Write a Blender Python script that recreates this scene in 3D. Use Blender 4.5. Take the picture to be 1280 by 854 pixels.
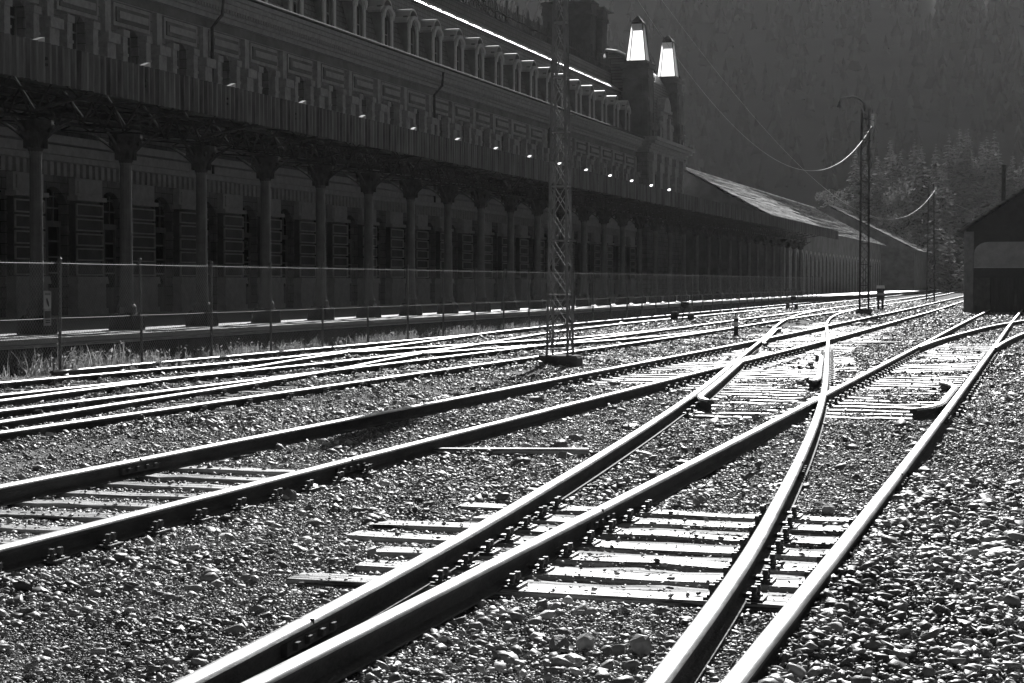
import bpy, bmesh, math, random
import numpy as np
from mathutils import Vector, Matrix

R = math.radians
C = bpy.context.scene.collection
sc = bpy.context.scene
for o in list(sc.objects):
    bpy.data.objects.remove(o)

# ------------------------------------------------------------------ camera
EYE = 1.6
PITCH = math.atan(74 / 2200)
cam = bpy.data.objects.new('camera', bpy.data.cameras.new('camera'))
cam.data.sensor_width = 36
cam.data.lens = 2200 / 1280 * 36
cam.data.clip_start = 0.1
cam.data.clip_end = 6000
cam.location = (0, 0, EYE)
cam.rotation_euler = (R(90) - PITCH, 0, 0)
C.objects.link(cam)
sc.camera = cam

# ------------------------------------------------------------------ light
SUN_AZ, SUN_EL = 9.0, 29.0            # degrees right of straight ahead, above the horizon
SUN_STRENGTH, SKY_STRENGTH, EXPOSURE = 5.0, 0.05, 0.7
w = bpy.data.worlds.new('World'); sc.world = w; w.use_nodes = True
nt = w.node_tree; nt.nodes.clear()
sky = nt.nodes.new('ShaderNodeTexSky'); sky.sky_type = 'NISHITA'; sky.sun_disc = False
sky.sun_elevation = R(SUN_EL); sky.sun_rotation = R(SUN_AZ)
sky.altitude = 2500; sky.air_density = 0.6; sky.dust_density = 0.3
bw = nt.nodes.new('ShaderNodeRGBToBW')             # black-and-white photograph
bg = nt.nodes.new('ShaderNodeBackground'); bg.inputs['Strength'].default_value = SKY_STRENGTH
wo = nt.nodes.new('ShaderNodeOutputWorld')
nt.links.new(sky.outputs[0], bw.inputs[0]); nt.links.new(bw.outputs[0], bg.inputs[0]); nt.links.new(bg.outputs[0], wo.inputs[0])
sl = bpy.data.lights.new('sun', 'SUN'); sl.energy = SUN_STRENGTH; sl.angle = R(0.5); sl.color = (1, 1, 1)
so = bpy.data.objects.new('sun', sl); C.objects.link(so)
sd_ = Vector((math.sin(R(SUN_AZ)) * math.cos(R(SUN_EL)), math.cos(R(SUN_AZ)) * math.cos(R(SUN_EL)), math.sin(R(SUN_EL))))
so.rotation_euler = sd_.to_track_quat('Z', 'Y').to_euler()
sc.view_settings.view_transform = 'Standard'; sc.view_settings.look = 'None'
sc.view_settings.gamma = 1; sc.view_settings.use_curve_mapping = False
sc.view_settings.exposure = EXPOSURE
sc.render.engine = 'CYCLES'
sc.cycles.max_bounces = 6; sc.cycles.transparent_max_bounces = 12; sc.cycles.volume_bounces = 0
sc.cycles.sample_clamp_indirect = 3.0
sc.cycles.caustics_reflective = False; sc.cycles.caustics_refractive = False

# ------------------------------------------------------------------ frames of reference
PHI = R(17.13)                       # station and tracks run this far right of the view axis
CP, SP = math.cos(PHI), math.sin(PHI)
def W(s, d, z=0.0):                  # along the platform, across (plus = towards the yard), up
    return Vector((s * SP + d * CP, s * CP - d * SP, z))
def at_ground(px, py, z=0.0):        # where a line of sight meets a level plane
    v = Vector((px - 640, 2200 * math.cos(PITCH) + (427 - py) * math.sin(PITCH),
                -2200 * math.sin(PITCH) + (427 - py) * math.cos(PITCH)))
    t = (z - EYE) / v.z
    return Vector((v.x * t, v.y * t, z))
def sd_of(p):
    return p.x * SP + p.y * CP, p.x * CP - p.y * SP
rng = np.random.default_rng(7)
random.seed(7)

# ------------------------------------------------------------------ materials (all neutral grey: the photograph is black and white)
def mat(name):
    m = bpy.data.materials.new(name); m.use_nodes = True
    n = m.node_tree.nodes; b = n['Principled BSDF']
    return m, m.node_tree, b
def g(v, a=1): return (v, v, v, a)
def noise_mat(name, lo, hi, scale=6, rough=0.8, bump=0.0, bscale=None, metallic=0.0, detail=6, spec=0.5, stretch=None, contrast=(0.3, 0.7)):
    m, t, b = mat(name)
    tc = t.nodes.new('ShaderNodeTexCoord')
    mp = t.nodes.new('ShaderNodeMapping')
    if stretch: mp.inputs['Scale'].default_value = stretch
    t.links.new(tc.outputs['Object'], mp.inputs['Vector'])
    nz = t.nodes.new('ShaderNodeTexNoise'); nz.inputs['Scale'].default_value = scale; nz.inputs['Detail'].default_value = detail
    nz.inputs['Roughness'].default_value = 0.65
    t.links.new(mp.outputs[0], nz.inputs['Vector'])
    cr = t.nodes.new('ShaderNodeValToRGB')
    cr.color_ramp.elements[0].position, cr.color_ramp.elements[1].position = contrast
    cr.color_ramp.elements[0].color = g(lo); cr.color_ramp.elements[1].color = g(hi)
    t.links.new(nz.outputs['Fac'], cr.inputs[0]); t.links.new(cr.outputs[0], b.inputs['Base Color'])
    b.inputs['Roughness'].default_value = rough; b.inputs['Metallic'].default_value = metallic
    b.inputs['Specular IOR Level'].default_value = spec
    if bump:
        n2 = t.nodes.new('ShaderNodeTexNoise'); n2.inputs['Scale'].default_value = bscale or scale * 4; n2.inputs['Detail'].default_value = 8
        t.links.new(mp.outputs[0], n2.inputs['Vector'])
        bp = t.nodes.new('ShaderNodeBump'); bp.inputs['Strength'].default_value = bump; bp.inputs['Distance'].default_value = 0.05
        t.links.new(n2.outputs['Fac'], bp.inputs['Height']); t.links.new(bp.outputs[0], b.inputs['Normal'])
    return m
def brick_mat(name, c1, c2, cm, bw_, bh, rough=0.8, plane='yz', mortar=0.012, spec=0.4, bump=0.4, dirt=0.5):
    m, t, b = mat(name)
    tc = t.nodes.new('ShaderNodeTexCoord'); sp = t.nodes.new('ShaderNodeSeparateXYZ'); cb = t.nodes.new('ShaderNodeCombineXYZ')
    t.links.new(tc.outputs['Object'], sp.inputs[0])
    a = {'x': 0, 'y': 1, 'z': 2}
    if plane == 'wall':
        ad = t.nodes.new('ShaderNodeMath'); ad.operation = 'ADD'
        t.links.new(sp.outputs[0], ad.inputs[0]); t.links.new(sp.outputs[1], ad.inputs[1])
        t.links.new(ad.outputs[0], cb.inputs[0]); t.links.new(sp.outputs[2], cb.inputs[1])
    else:
        t.links.new(sp.outputs[a[plane[0]]], cb.inputs[0]); t.links.new(sp.outputs[a[plane[1]]], cb.inputs[1])
    br = t.nodes.new('ShaderNodeTexBrick')
    br.inputs['Scale'].default_value = 1; br.inputs['Brick Width'].default_value = bw_; br.inputs['Row Height'].default_value = bh
    br.inputs['Mortar Size'].default_value = mortar; br.inputs['Color1'].default_value = g(c1); br.inputs['Color2'].default_value = g(c2); br.inputs['Mortar'].default_value = g(cm)
    t.links.new(cb.outputs[0], br.inputs['Vector'])
    nz = t.nodes.new('ShaderNodeTexNoise'); nz.inputs['Scale'].default_value = 1.3; nz.inputs['Detail'].default_value = 9; nz.inputs['Roughness'].default_value = 0.75
    t.links.new(tc.outputs['Object'], nz.inputs['Vector'])
    mr = t.nodes.new('ShaderNodeMapRange'); mr.inputs[1].default_value = 0.3; mr.inputs[2].default_value = 0.7; mr.inputs[3].default_value = 1 - dirt; mr.inputs[4].default_value = 1 + dirt * 0.4
    t.links.new(nz.outputs['Fac'], mr.inputs[0])
    mx = t.nodes.new('ShaderNodeMix'); mx.data_type = 'RGBA'; mx.blend_type = 'MULTIPLY'; mx.inputs[0].default_value = 1
    t.links.new(br.outputs['Color'], mx.inputs[6]); t.links.new(mr.outputs[0], mx.inputs[7])
    t.links.new(mx.outputs[2], b.inputs['Base Color'])
    b.inputs['Roughness'].default_value = rough; b.inputs['Specular IOR Level'].default_value = spec
    ad2 = t.nodes.new('ShaderNodeMath'); ad2.operation = 'SUBTRACT'
    t.links.new(nz.outputs['Fac'], ad2.inputs[0]); t.links.new(br.outputs['Fac'], ad2.inputs[1])
    bp = t.nodes.new('ShaderNodeBump'); bp.inputs['Strength'].default_value = bump; bp.inputs['Distance'].default_value = 0.02
    t.links.new(ad2.outputs[0], bp.inputs['Height']); t.links.new(bp.outputs[0], b.inputs['Normal'])
    return m

M = {}
M['stone'] = brick_mat('dressed_stone', 0.30, 0.23, 0.12, 0.9, 0.36, plane='wall', dirt=0.5, mortar=.014, bump=.6)
M['stone_light'] = noise_mat('moulded_stone', 0.24, 0.46, 3.5, 0.85, 0.5, 12, contrast=(0.25, 0.75))
M['stone_bright'] = noise_mat('pale_stone_and_lit_edges', 0.42, 0.62, 3, 0.8, 0.4, 12)
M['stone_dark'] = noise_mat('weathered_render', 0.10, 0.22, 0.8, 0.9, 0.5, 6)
M['slate'] = brick_mat('roof_slates', 0.15, 0.10, 0.03, 0.42, 0.27, rough=0.55, plane='yz', mortar=0.03, spec=0.5, bump=0.9, dirt=0.35)
M['zinc'] = noise_mat('zinc_flashing', 0.45, 0.6, 2, 0.42, 0.1, 10, metallic=0.9)
M['iron'] = noise_mat('painted_iron', 0.04, 0.09, 5, 0.85, 0.2, 30, spec=0.25)
M['mast_iron'] = noise_mat('weathered_mast_iron', 0.13, 0.30, 3, 0.5, 0.2, 25, spec=0.5)
M['iron_grey'] = noise_mat('grey_painted_iron', 0.06, 0.13, 3, 0.45, 0.2, 25, spec=0.5)
M['corrugated'] = noise_mat('corrugated_iron', 0.045, 0.20, 1.4, 0.6, 0.2, 12, stretch=(1, 2.2, 0.25), spec=0.4, contrast=(.36, .64))
M['sheet'] = noise_mat('roof_sheet', 0.06, 0.1, 2, 0.7)
M['glass'] = noise_mat('dusty_window_glass', 0.03, 0.05, 3, 0.2, spec=0.5)
M['joinery'] = noise_mat('old_timber_joinery', 0.14, 0.26, 4, 0.7, 0.3, 30, stretch=(1, 1, .2))
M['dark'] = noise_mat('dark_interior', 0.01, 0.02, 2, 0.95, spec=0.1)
M['concrete'] = noise_mat('concrete', 0.16, 0.32, 3, 0.85, 0.6, 18)
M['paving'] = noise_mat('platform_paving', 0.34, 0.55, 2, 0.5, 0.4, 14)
M['rail_side'] = noise_mat('rusty_rail_side', 0.045, 0.10, 9, 0.75, 0.4, 60, stretch=(1, .3, 1), spec=0.35)
M['rail_head'] = noise_mat('worn_rail_head', 0.3, 0.85, 5, 0.47, 0.06, 50, metallic=0.95, stretch=(6, .35, 1))
M['bolt'] = noise_mat('rusty_bolts', 0.06, 0.16, 20, 0.5, 0.3, 90, metallic=0.4)
M['white'] = noise_mat('white_paint', 0.6, 0.8, 8, 0.6)
M['black'] = noise_mat('black_paint', 0.02, 0.04, 8, 0.6)
M['ceramic'] = noise_mat('white_ceramic', 0.75, 0.85, 3, 0.2)
M['galv'] = noise_mat('galvanised_wire', 0.35, 0.5, 10, 0.4, metallic=0.7)
M['wire'] = noise_mat('dull_wire', .2, .3, 10, .6, metallic=.3)
M['concrete_dark'] = noise_mat('stained_concrete', .06, .16, 3, .9, .6, 18, spec=.2)
M['truss_iron'] = noise_mat('rusty_truss_iron', .04, .09, 5, 1, .2, 30, spec=.04)
M['soot_unlit'] = noise_mat('sooty_brick_unlit_roof', .04, .10, 2, .9, .4, 14)
M['bark'] = noise_mat('bark', 0.06, 0.12, 5, 0.9)

def wood_mat(name, lo, hi, rough):
    m, t, b = mat(name)
    tc = t.nodes.new('ShaderNodeTexCoord'); mp = t.nodes.new('ShaderNodeMapping'); mp.inputs['Scale'].default_value = (1.2, 22, 22)
    t.links.new(tc.outputs['Object'], mp.inputs[0])
    oi = t.nodes.new('ShaderNodeObjectInfo')
    ad = t.nodes.new('ShaderNodeVectorMath'); ad.operation = 'ADD'
    t.links.new(mp.outputs[0], ad.inputs[0])
    ml = t.nodes.new('ShaderNodeMath'); ml.operation = 'MULTIPLY'; ml.inputs[1].default_value = 37
    t.links.new(oi.outputs['Random'], ml.inputs[0]); t.links.new(ml.outputs[0], ad.inputs[1])
    nz = t.nodes.new('ShaderNodeTexNoise'); nz.inputs['Scale'].default_value = 1; nz.inputs['Detail'].default_value = 8; nz.inputs['Roughness'].default_value = .7
    t.links.new(ad.outputs[0], nz.inputs['Vector'])
    cr = t.nodes.new('ShaderNodeValToRGB'); cr.color_ramp.elements[0].position = .40; cr.color_ramp.elements[1].position = .54
    cr.color_ramp.elements[0].color = g(lo); cr.color_ramp.elements[1].color = g(hi)
    t.links.new(nz.outputs['Fac'], cr.inputs[0])
    hs = t.nodes.new('ShaderNodeMix'); hs.data_type = 'RGBA'; hs.blend_type = 'MULTIPLY'; hs.inputs[0].default_value = 1
    mr = t.nodes.new('ShaderNodeMapRange'); mr.inputs[3].default_value = .65; mr.inputs[4].default_value = 1.1
    t.links.new(oi.outputs['Random'], mr.inputs[0])
    t.links.new(cr.outputs[0], hs.inputs[6]); t.links.new(mr.outputs[0], hs.inputs[7])
    t.links.new(hs.outputs[2], b.inputs['Base Color'])
    bp = t.nodes.new('ShaderNodeBump'); bp.inputs['Strength'].default_value = .7; bp.inputs['Distance'].default_value = .015
    t.links.new(nz.outputs['Fac'], bp.inputs['Height']); t.links.new(bp.outputs[0], b.inputs['Normal'])
    ms = t.nodes.new('ShaderNodeMapRange'); ms.inputs[1].default_value = .42; ms.inputs[2].default_value = .56; ms.inputs[3].default_value = .02; ms.inputs[4].default_value = .5
    t.links.new(nz.outputs['Fac'], ms.inputs[0]); t.links.new(ms.outputs[0], b.inputs['Specular IOR Level'])
    b.inputs['Roughness'].default_value = rough
    return m
M['sleeper'] = wood_mat('silvered_sleeper_wood', 0.07, 0.62, 0.5)
M['sleeper_dark'] = wood_mat('dark_sleeper_wood', 0.05, 0.18, 0.7)

def stone_mat(name, lo, hi, rough):
    m, t, b = mat(name)
    ge = t.nodes.new('ShaderNodeNewGeometry')
    cr = t.nodes.new('ShaderNodeValToRGB'); cr.color_ramp.elements[0].color = g(lo); cr.color_ramp.elements[1].color = g(hi)
    e = cr.color_ramp.elements.new(.75); e.color = g(lo + (hi - lo) * .4)
    t.links.new(ge.outputs['Random Per Island'], cr.inputs[0])
    tc = t.nodes.new('ShaderNodeTexCoord'); nz = t.nodes.new('ShaderNodeTexNoise'); nz.inputs['Scale'].default_value = 40; nz.inputs['Detail'].default_value = 5
    t.links.new(tc.outputs['Object'], nz.inputs['Vector'])
    mr = t.nodes.new('ShaderNodeMapRange'); mr.inputs[3].default_value = .6; mr.inputs[4].default_value = 1.35
    t.links.new(nz.outputs['Fac'], mr.inputs[0])
    n3 = t.nodes.new('ShaderNodeTexNoise'); n3.inputs['Scale'].default_value = .9; n3.inputs['Detail'].default_value = 5; t.links.new(tc.outputs['Object'], n3.inputs['Vector'])
    m3 = t.nodes.new('ShaderNodeMapRange'); m3.inputs[1].default_value = .36; m3.inputs[2].default_value = .62; m3.inputs[3].default_value = .55; m3.inputs[4].default_value = 1.1; t.links.new(n3.outputs['Fac'], m3.inputs[0])
    mm3 = t.nodes.new('ShaderNodeMath'); mm3.operation = 'MULTIPLY'; t.links.new(mr.outputs[0], mm3.inputs[0]); t.links.new(m3.outputs[0], mm3.inputs[1])
    mx = t.nodes.new('ShaderNodeMix'); mx.data_type = 'RGBA'; mx.blend_type = 'MULTIPLY'; mx.inputs[0].default_value = 1
    t.links.new(cr.outputs[0], mx.inputs[6]); t.links.new(mm3.outputs[0], mx.inputs[7])
    t.links.new(mx.outputs[2], b.inputs['Base Color'])
    bp = t.nodes.new('ShaderNodeBump'); bp.inputs['Strength'].default_value = .45; bp.inputs['Distance'].default_value = .01
    t.links.new(nz.outputs['Fac'], bp.inputs['Height']); t.links.new(bp.outputs[0], b.inputs['Normal'])
    b.inputs['Roughness'].default_value = rough
    return m
M['ballast'] = stone_mat('ballast_stone', 0.13, 0.62, 0.55)

def ground_mat():
    m, t, b = mat('gravel_ground')
    tc = t.nodes.new('ShaderNodeTexCoord')
    vo = t.nodes.new('ShaderNodeTexVoronoi'); vo.inputs['Scale'].default_value = 26
    vs = t.nodes.new('ShaderNodeTexVoronoi'); vs.inputs['Scale'].default_value = 9
    n1 = t.nodes.new('ShaderNodeTexNoise'); n1.inputs['Scale'].default_value = .25; n1.inputs['Detail'].default_value = 8
    for x in (vo, vs, n1): t.links.new(tc.outputs['Object'], x.inputs['Vector'])
    cr = t.nodes.new('ShaderNodeValToRGB'); cr.color_ramp.elements[0].color = g(.10); cr.color_ramp.elements[1].color = g(.36)
    s1 = t.nodes.new('ShaderNodeSeparateColor'); t.links.new(vo.outputs['Color'], s1.inputs[0]); t.links.new(s1.outputs[0], cr.inputs[0])
    mr = t.nodes.new('ShaderNodeMapRange'); mr.inputs[1].default_value = .3; mr.inputs[2].default_value = .7; mr.inputs[3].default_value = .6; mr.inputs[4].default_value = 1.15
    t.links.new(n1.outputs['Fac'], mr.inputs[0])
    mx = t.nodes.new('ShaderNodeMix'); mx.data_type = 'RGBA'; mx.blend_type = 'MULTIPLY'; mx.inputs[0].default_value = 1
    t.links.new(cr.outputs[0], mx.inputs[6]); t.links.new(mr.outputs[0], mx.inputs[7]); t.links.new(mx.outputs[2], b.inputs['Base Color'])
    ad = t.nodes.new('ShaderNodeMath'); ad.operation = 'ADD'
    t.links.new(vo.outputs['Distance'], ad.inputs[0]); t.links.new(vs.outputs['Distance'], ad.inputs[1])
    bp = t.nodes.new('ShaderNodeBump'); bp.invert = True; bp.inputs['Strength'].default_value = 1; bp.inputs['Distance'].default_value = .035
    t.links.new(ad.outputs[0], bp.inputs['Height']); t.links.new(bp.outputs[0], b.inputs['Normal'])
    b.inputs['Roughness'].default_value = .95; b.inputs['Specular IOR Level'].default_value = .08
    return m
M['ground'] = ground_mat()

def leaf_mat(name, lo, hi, trans=.45):
    m = bpy.data.materials.new(name); m.use_nodes = True; t = m.node_tree; t.nodes.clear()
    ge = t.nodes.new('ShaderNodeNewGeometry'); oi = t.nodes.new('ShaderNodeObjectInfo')
    cr = t.nodes.new('ShaderNodeValToRGB'); cr.color_ramp.elements[0].color = g(lo); cr.color_ramp.elements[1].color = g(hi)
    t.links.new(ge.outputs['Random Per Island'], cr.inputs[0])
    d = t.nodes.new('ShaderNodeBsdfDiffuse'); tr = t.nodes.new('ShaderNodeBsdfTranslucent'); mx = t.nodes.new('ShaderNodeMixShader'); mx.inputs[0].default_value = trans
    o = t.nodes.new('ShaderNodeOutputMaterial')
    t.links.new(cr.outputs[0], d.inputs[0]); t.links.new(cr.outputs[0], tr.inputs[0])
    t.links.new(d.outputs[0], mx.inputs[1]); t.links.new(tr.outputs[0], mx.inputs[2]); t.links.new(mx.outputs[0], o.inputs[0])
    return m
M['needles'] = leaf_mat('conifer_needles', .07, .18, .5)
M['wood_mass'] = leaf_mat('distant_needles', .02, .045, .15)
M['leaves'] = leaf_mat('broad_leaves', .07, .16, .5)
M['weeds'] = leaf_mat('dry_weeds', .16, .5, .45)
M['mountain'] = noise_mat('wooded_mountainside', .015, .045, .012, .95, 1.0, .12, detail=12, spec=.05)

def frosted():
    m = bpy.data.materials.new('frosted_lantern_glass'); m.use_nodes = True; t = m.node_tree; t.nodes.clear()
    tr = t.nodes.new('ShaderNodeBsdfTranslucent'); tr.inputs[0].default_value = g(.95)
    df = t.nodes.new('ShaderNodeBsdfDiffuse'); df.inputs[0].default_value = g(.9)
    mx = t.nodes.new('ShaderNodeMixShader'); mx.inputs[0].default_value = .12
    o = t.nodes.new('ShaderNodeOutputMaterial')
    t.links.new(tr.outputs[0], mx.inputs[1]); t.links.new(df.outputs[0], mx.inputs[2]); t.links.new(mx.outputs[0], o.inputs[0])
    return m
M['frosted'] = frosted()
def chainlink():
    m = bpy.data.materials.new('chain_link_wire'); m.use_nodes = True; t = m.node_tree; t.nodes.clear()
    tc = t.nodes.new('ShaderNodeTexCoord'); sp = t.nodes.new('ShaderNodeSeparateXYZ'); t.links.new(tc.outputs['Object'], sp.inputs[0])
    def mth(op, a, b=None):
        n = t.nodes.new('ShaderNodeMath'); n.operation = op
        for i, v in enumerate((a, b)):
            if v is None: continue
            if isinstance(v, (int, float)): n.inputs[i].default_value = v
            else: t.links.new(v, n.inputs[i])
        return n.outputs[0]
    p = mth('ADD', sp.outputs[1], sp.outputs[2]); q = mth('SUBTRACT', sp.outputs[1], sp.outputs[2])
    def wire(v):
        f = mth('FRACT', mth('DIVIDE', v, .085))
        return mth('LESS_THAN', mth('ABSOLUTE', mth('SUBTRACT', f, .5)), .036)
    k = mth('MAXIMUM', wire(p), wire(q))
    tr = t.nodes.new('ShaderNodeBsdfTransparent'); pb = t.nodes.new('ShaderNodeBsdfPrincipled')
    pb.inputs['Base Color'].default_value = g(.3); pb.inputs['Metallic'].default_value = .3; pb.inputs['Roughness'].default_value = .5
    mx = t.nodes.new('ShaderNodeMixShader'); o = t.nodes.new('ShaderNodeOutputMaterial')
    t.links.new(k, mx.inputs[0]); t.links.new(tr.outputs[0], mx.inputs[1]); t.links.new(pb.outputs[0], mx.inputs[2]); t.links.new(mx.outputs[0], o.inputs[0])
    return m
M['chainlink'] = chainlink()

# ------------------------------------------------------------------ mesh helper
class MB:
    def __init__(self): self.v = []; self.f = []; self.mi = []
    def add(self, vs, fs, mi=0):
        o = len(self.v); self.v += [tuple(p) for p in vs]; self.f += [tuple(i + o for i in f) for f in fs]; self.mi += [mi] * len(fs)
        return self
    def box(self, x0, x1, y0, y1, z0, z1, mi=0, taper=0.0):
        t = taper
        vs = [(x0, y0, z0), (x1, y0, z0), (x1, y1, z0), (x0, y1, z0), (x0 + t, y0 + t, z1), (x1 - t, y0 + t, z1), (x1 - t, y1 - t, z1), (x0 + t, y1 - t, z1)]
        return self.add(vs, [(3, 2, 1, 0), (4, 5, 6, 7), (0, 1, 5, 4), (1, 2, 6, 5), (2, 3, 7, 6), (3, 0, 4, 7)], mi)
    def bar(self, a, b, w_=.04, h=None, mi=0):
        a = Vector(a); b = Vector(b); h = h or w_; t = (b - a).normalized()
        up = Vector((0, 0, 1)) if abs(t.z) < .95 else Vector((0, 1, 0))
        x = t.cross(up).normalized() * w_ / 2; y = x.cross(t).normalized() * h / 2
        vs = [a - x - y, a + x - y, a + x + y, a - x + y, b - x - y, b + x - y, b + x + y, b - x + y]
        return self.add(vs, [(3, 2, 1, 0), (4, 5, 6, 7), (0, 1, 5, 4), (1, 2, 6, 5), (2, 3, 7, 6), (3, 0, 4, 7)], mi)
    def tube(self, pts, r, n=8, mi=0, r2=None):
        pts = [Vector(p) for p in pts]; k = len(pts); vs = []; fs = []
        for i, p in enumerate(pts):
            t = (pts[min(i + 1, k - 1)] - pts[max(i - 1, 0)]).normalized()
            up = Vector((0, 0, 1)) if abs(t.z) < .95 else Vector((0, 1, 0))
            x = t.cross(up).normalized(); y = x.cross(t).normalized()
            rr = r if r2 is None else r + (r2 - r) * i / (k - 1)
            for j in range(n):
                a = 2 * math.pi * j / n; vs.append(p + x * rr * math.cos(a) + y * rr * math.sin(a))
        for i in range(k - 1):
            for j in range(n):
                fs.append((i * n + j, i * n + (j + 1) % n, (i + 1) * n + (j + 1) % n, (i + 1) * n + j))
        fs.append(tuple(range(n))[::-1]); fs.append(tuple((k - 1) * n + j for j in range(n)))
        return self.add(vs, fs, mi)
    def lathe(self, prof, n=12, mi=0, c=(0, 0, 0)):
        vs = []; fs = []
        for r, z in prof:
            for j in range(n):
                a = 2 * math.pi * j / n; vs.append((c[0] + r * math.cos(a), c[1] + r * math.sin(a), c[2] + z))
        k = len(prof)
        for i in range(k - 1):
            for j in range(n): fs.append((i * n + j, i * n + (j + 1) % n, (i + 1) * n + (j + 1) % n, (i + 1) * n + j))
        fs.append(tuple(range(n))[::-1]); fs.append(tuple((k - 1) * n + j for j in range(n)))
        return self.add(vs, fs, mi)
    def rings(self, rs, mi=0, caps=True):          # loft between equal rings of points
        n = len(rs[0]); vs = [p for r_ in rs for p in r_]; fs = []
        for i in range(len(rs) - 1):
            for j in range(n): fs.append((i * n + j, i * n + (j + 1) % n, (i + 1) * n + (j + 1) % n, (i + 1) * n + j))
        if caps: fs.append(tuple(range(n))[::-1]); fs.append(tuple((len(rs) - 1) * n + j for j in range(n)))
        return self.add(vs, fs, mi)
    def build(self, name, mats, parent=None, smooth=False, loc=None, rotz=None, bevel=0):
        me = bpy.data.meshes.new(name); me.from_pydata(self.v, [], self.f)
        for m in (mats if isinstance(mats, (list, tuple)) else [mats]): me.materials.append(m)
        me.polygons.foreach_set('material_index', self.mi)
        if smooth: me.polygons.foreach_set('use_smooth', [True] * len(self.f))
        me.update()
        o = bpy.data.objects.new(name, me); C.objects.link(o)
        if parent: o.parent = parent
        if loc is not None: o.location = loc
        if rotz is not None: o.rotation_euler = (0, 0, rotz)
        if bevel:
            md = o.modifiers.new('bevel', 'BEVEL'); md.width = bevel; md.segments = 2; md.limit_method = 'ANGLE'
        return o
def tag(o, label, cat, group=None, kind=None):
    o['label'] = label; o['category'] = cat
    if group: o['group'] = group
    if kind: o['kind'] = kind
    return o
def thing(name, label, cat, s, d, z=0.0, group=None, rot=0.0):
    o = bpy.data.objects.new(name, None); o.empty_display_size = .3; C.objects.link(o)
    o.location = W(s, d, z); o.rotation_euler = (0, 0, -PHI + rot)
    return tag(o, label, cat, group)
def struct(o): o['kind'] = 'structure'; return o

# ------------------------------------------------------------------ ground and mountains
def hill(x, y):
    r = math.hypot(x, y)
    h = 0.0
    t = max(0, y - 300 + 18 * math.sin(x * .02)); h += .36 * min(t, 50) + .5 * max(0, t - 50)
    # valley sides
    tl = max(0, -x - 150 + .12 * y); h = max(h, .62 * tl)
    tr = max(0, x - 190 - .05 * y); h = max(h, .6 * tr)
    tb = max(0, -y - 250); h = max(h, .42 * tb)
    b = (math.sin(x * .021 + y * .013) + math.sin(x * .043 - y * .031 + 2) * .5 + math.sin(x * .09 + y * .077) * .25)
    return min(h, (165 if y > 250 and abs(x) < .6 * y else 330) + 1.5 * b) + min(1.2, h * .03) * b if h > 0 else 0
def forward_hill(x, y): return hill(x, y)
gm = MB()
n = 40; half = 1500
gm.add([(-half, -half, 0), (half, -half, 0), (half, half, 0), (-half, half, 0)], [(0, 1, 2, 3)])
struct(gm.build('ground', M['ground'], loc=(0, 0, -.032)))
hm = MB(); N = 200
xs = np.linspace(-1300, 1300, N); ys = np.linspace(-1300, 1300, N)
vs = [(x, y, hill(x, y) - 1.2) for y in ys for x in xs]
fs = [(j * N + i, j * N + i + 1, (j + 1) * N + i + 1, (j + 1) * N + i) for j in range(N - 1) for i in range(N - 1)
      if max(vs[j * N + i][2], vs[j * N + i + 1][2], vs[(j + 1) * N + i][2], vs[(j + 1) * N + i + 1][2]) > -1.15]
hm.add(vs, fs)
struct(hm.build('mountain', M['mountain'], smooth=True))

# ------------------------------------------------------------------ tracks
def curve(pts):
    ss = np.array([p[0] for p in pts], float); dd = np.array([p[1] for p in pts], float)
    h = np.diff(ss); m_ = np.gradient(dd, ss)
    def f(s):
        s = np.asarray(s, float)
        i = np.clip(np.searchsorted(ss, s) - 1, 0, len(ss) - 2)
        t = np.clip((s - ss[i]) / h[i], 0, 1)
        return ((2 * t**3 - 3 * t**2 + 1) * dd[i] + (t**3 - 2 * t**2 + t) * h[i] * m_[i] + (-2 * t**3 + 3 * t**2) * dd[i + 1] + (t**3 - t**2) * h[i + 1 - 1] * m_[i + 1])
    return f
GA = .834
TR = {
 'bd': curve([(-4, -1.93), (15, -1.97), (30, -2.06), (45, -2.16), (60, -2.28), (96, -2.46), (112, -2.5)]),
 'ac': curve([(-4, -2.0), (3, -2.08), (6, -2.2), (9, -2.37), (12.3, -2.64), (18, -3.17), (24, -3.81), (31, -4.64), (38, -5.48), (46, -6.44), (56, -7.7), (66, -8.9), (77, -10.0), (86, -10.65), (98, -11.15)]),
 'ef': curve([(-2, -6.36), (20, -6.38), (45, -6.35), (58, -6.45), (73, -6.6), (96, -6.85), (143, -7.65), (205, -8.7), (300, -11.5)]),
 'r': curve([(4, -10.65), (20, -10.64), (50, -10.62), (66, -10.95), (98, -11.25), (143, -11.9), (205, -13.2), (300, -16)]),
 'y': curve([(10, -14.1), (22, -13.85), (30, -13.5), (36, -13.62), (42, -14.15), (50, -15.0), (58, -15.4), (75, -15.65), (100, -15.95), (143, -16.6), (205, -17.9), (300, -20.5)]),
 'x1': curve([(4, -10.8), (16, -11.4), (20, -11.72), (24, -12.02), (27.5, -12.38), (30.5, -12.85), (33.6, -13.25), (38, -13.72), (43, -14.25)]),
 'x3': curve([(33, -13.45), (37, -12.8), (41, -11.98), (45, -11.3), (50, -10.92), (57, -10.72)]),
 'siding': curve([(38, -2.12), (43, -2.05), (49, -1.85), (55, -1.55), (61, -1.2), (69, -.45), (80, .9), (96, 3.0), (112, 4.6)]),
}
RANGE = {'bd': (-4, 112), 'ac': (-4, 98), 'ef': (-2, 300), 'r': (4, 300), 'y': (10, 300), 'x1': (4, 42), 'x3': (34, 57), 'siding': (40.5, 112)}
RAIL_Z = .15
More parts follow.
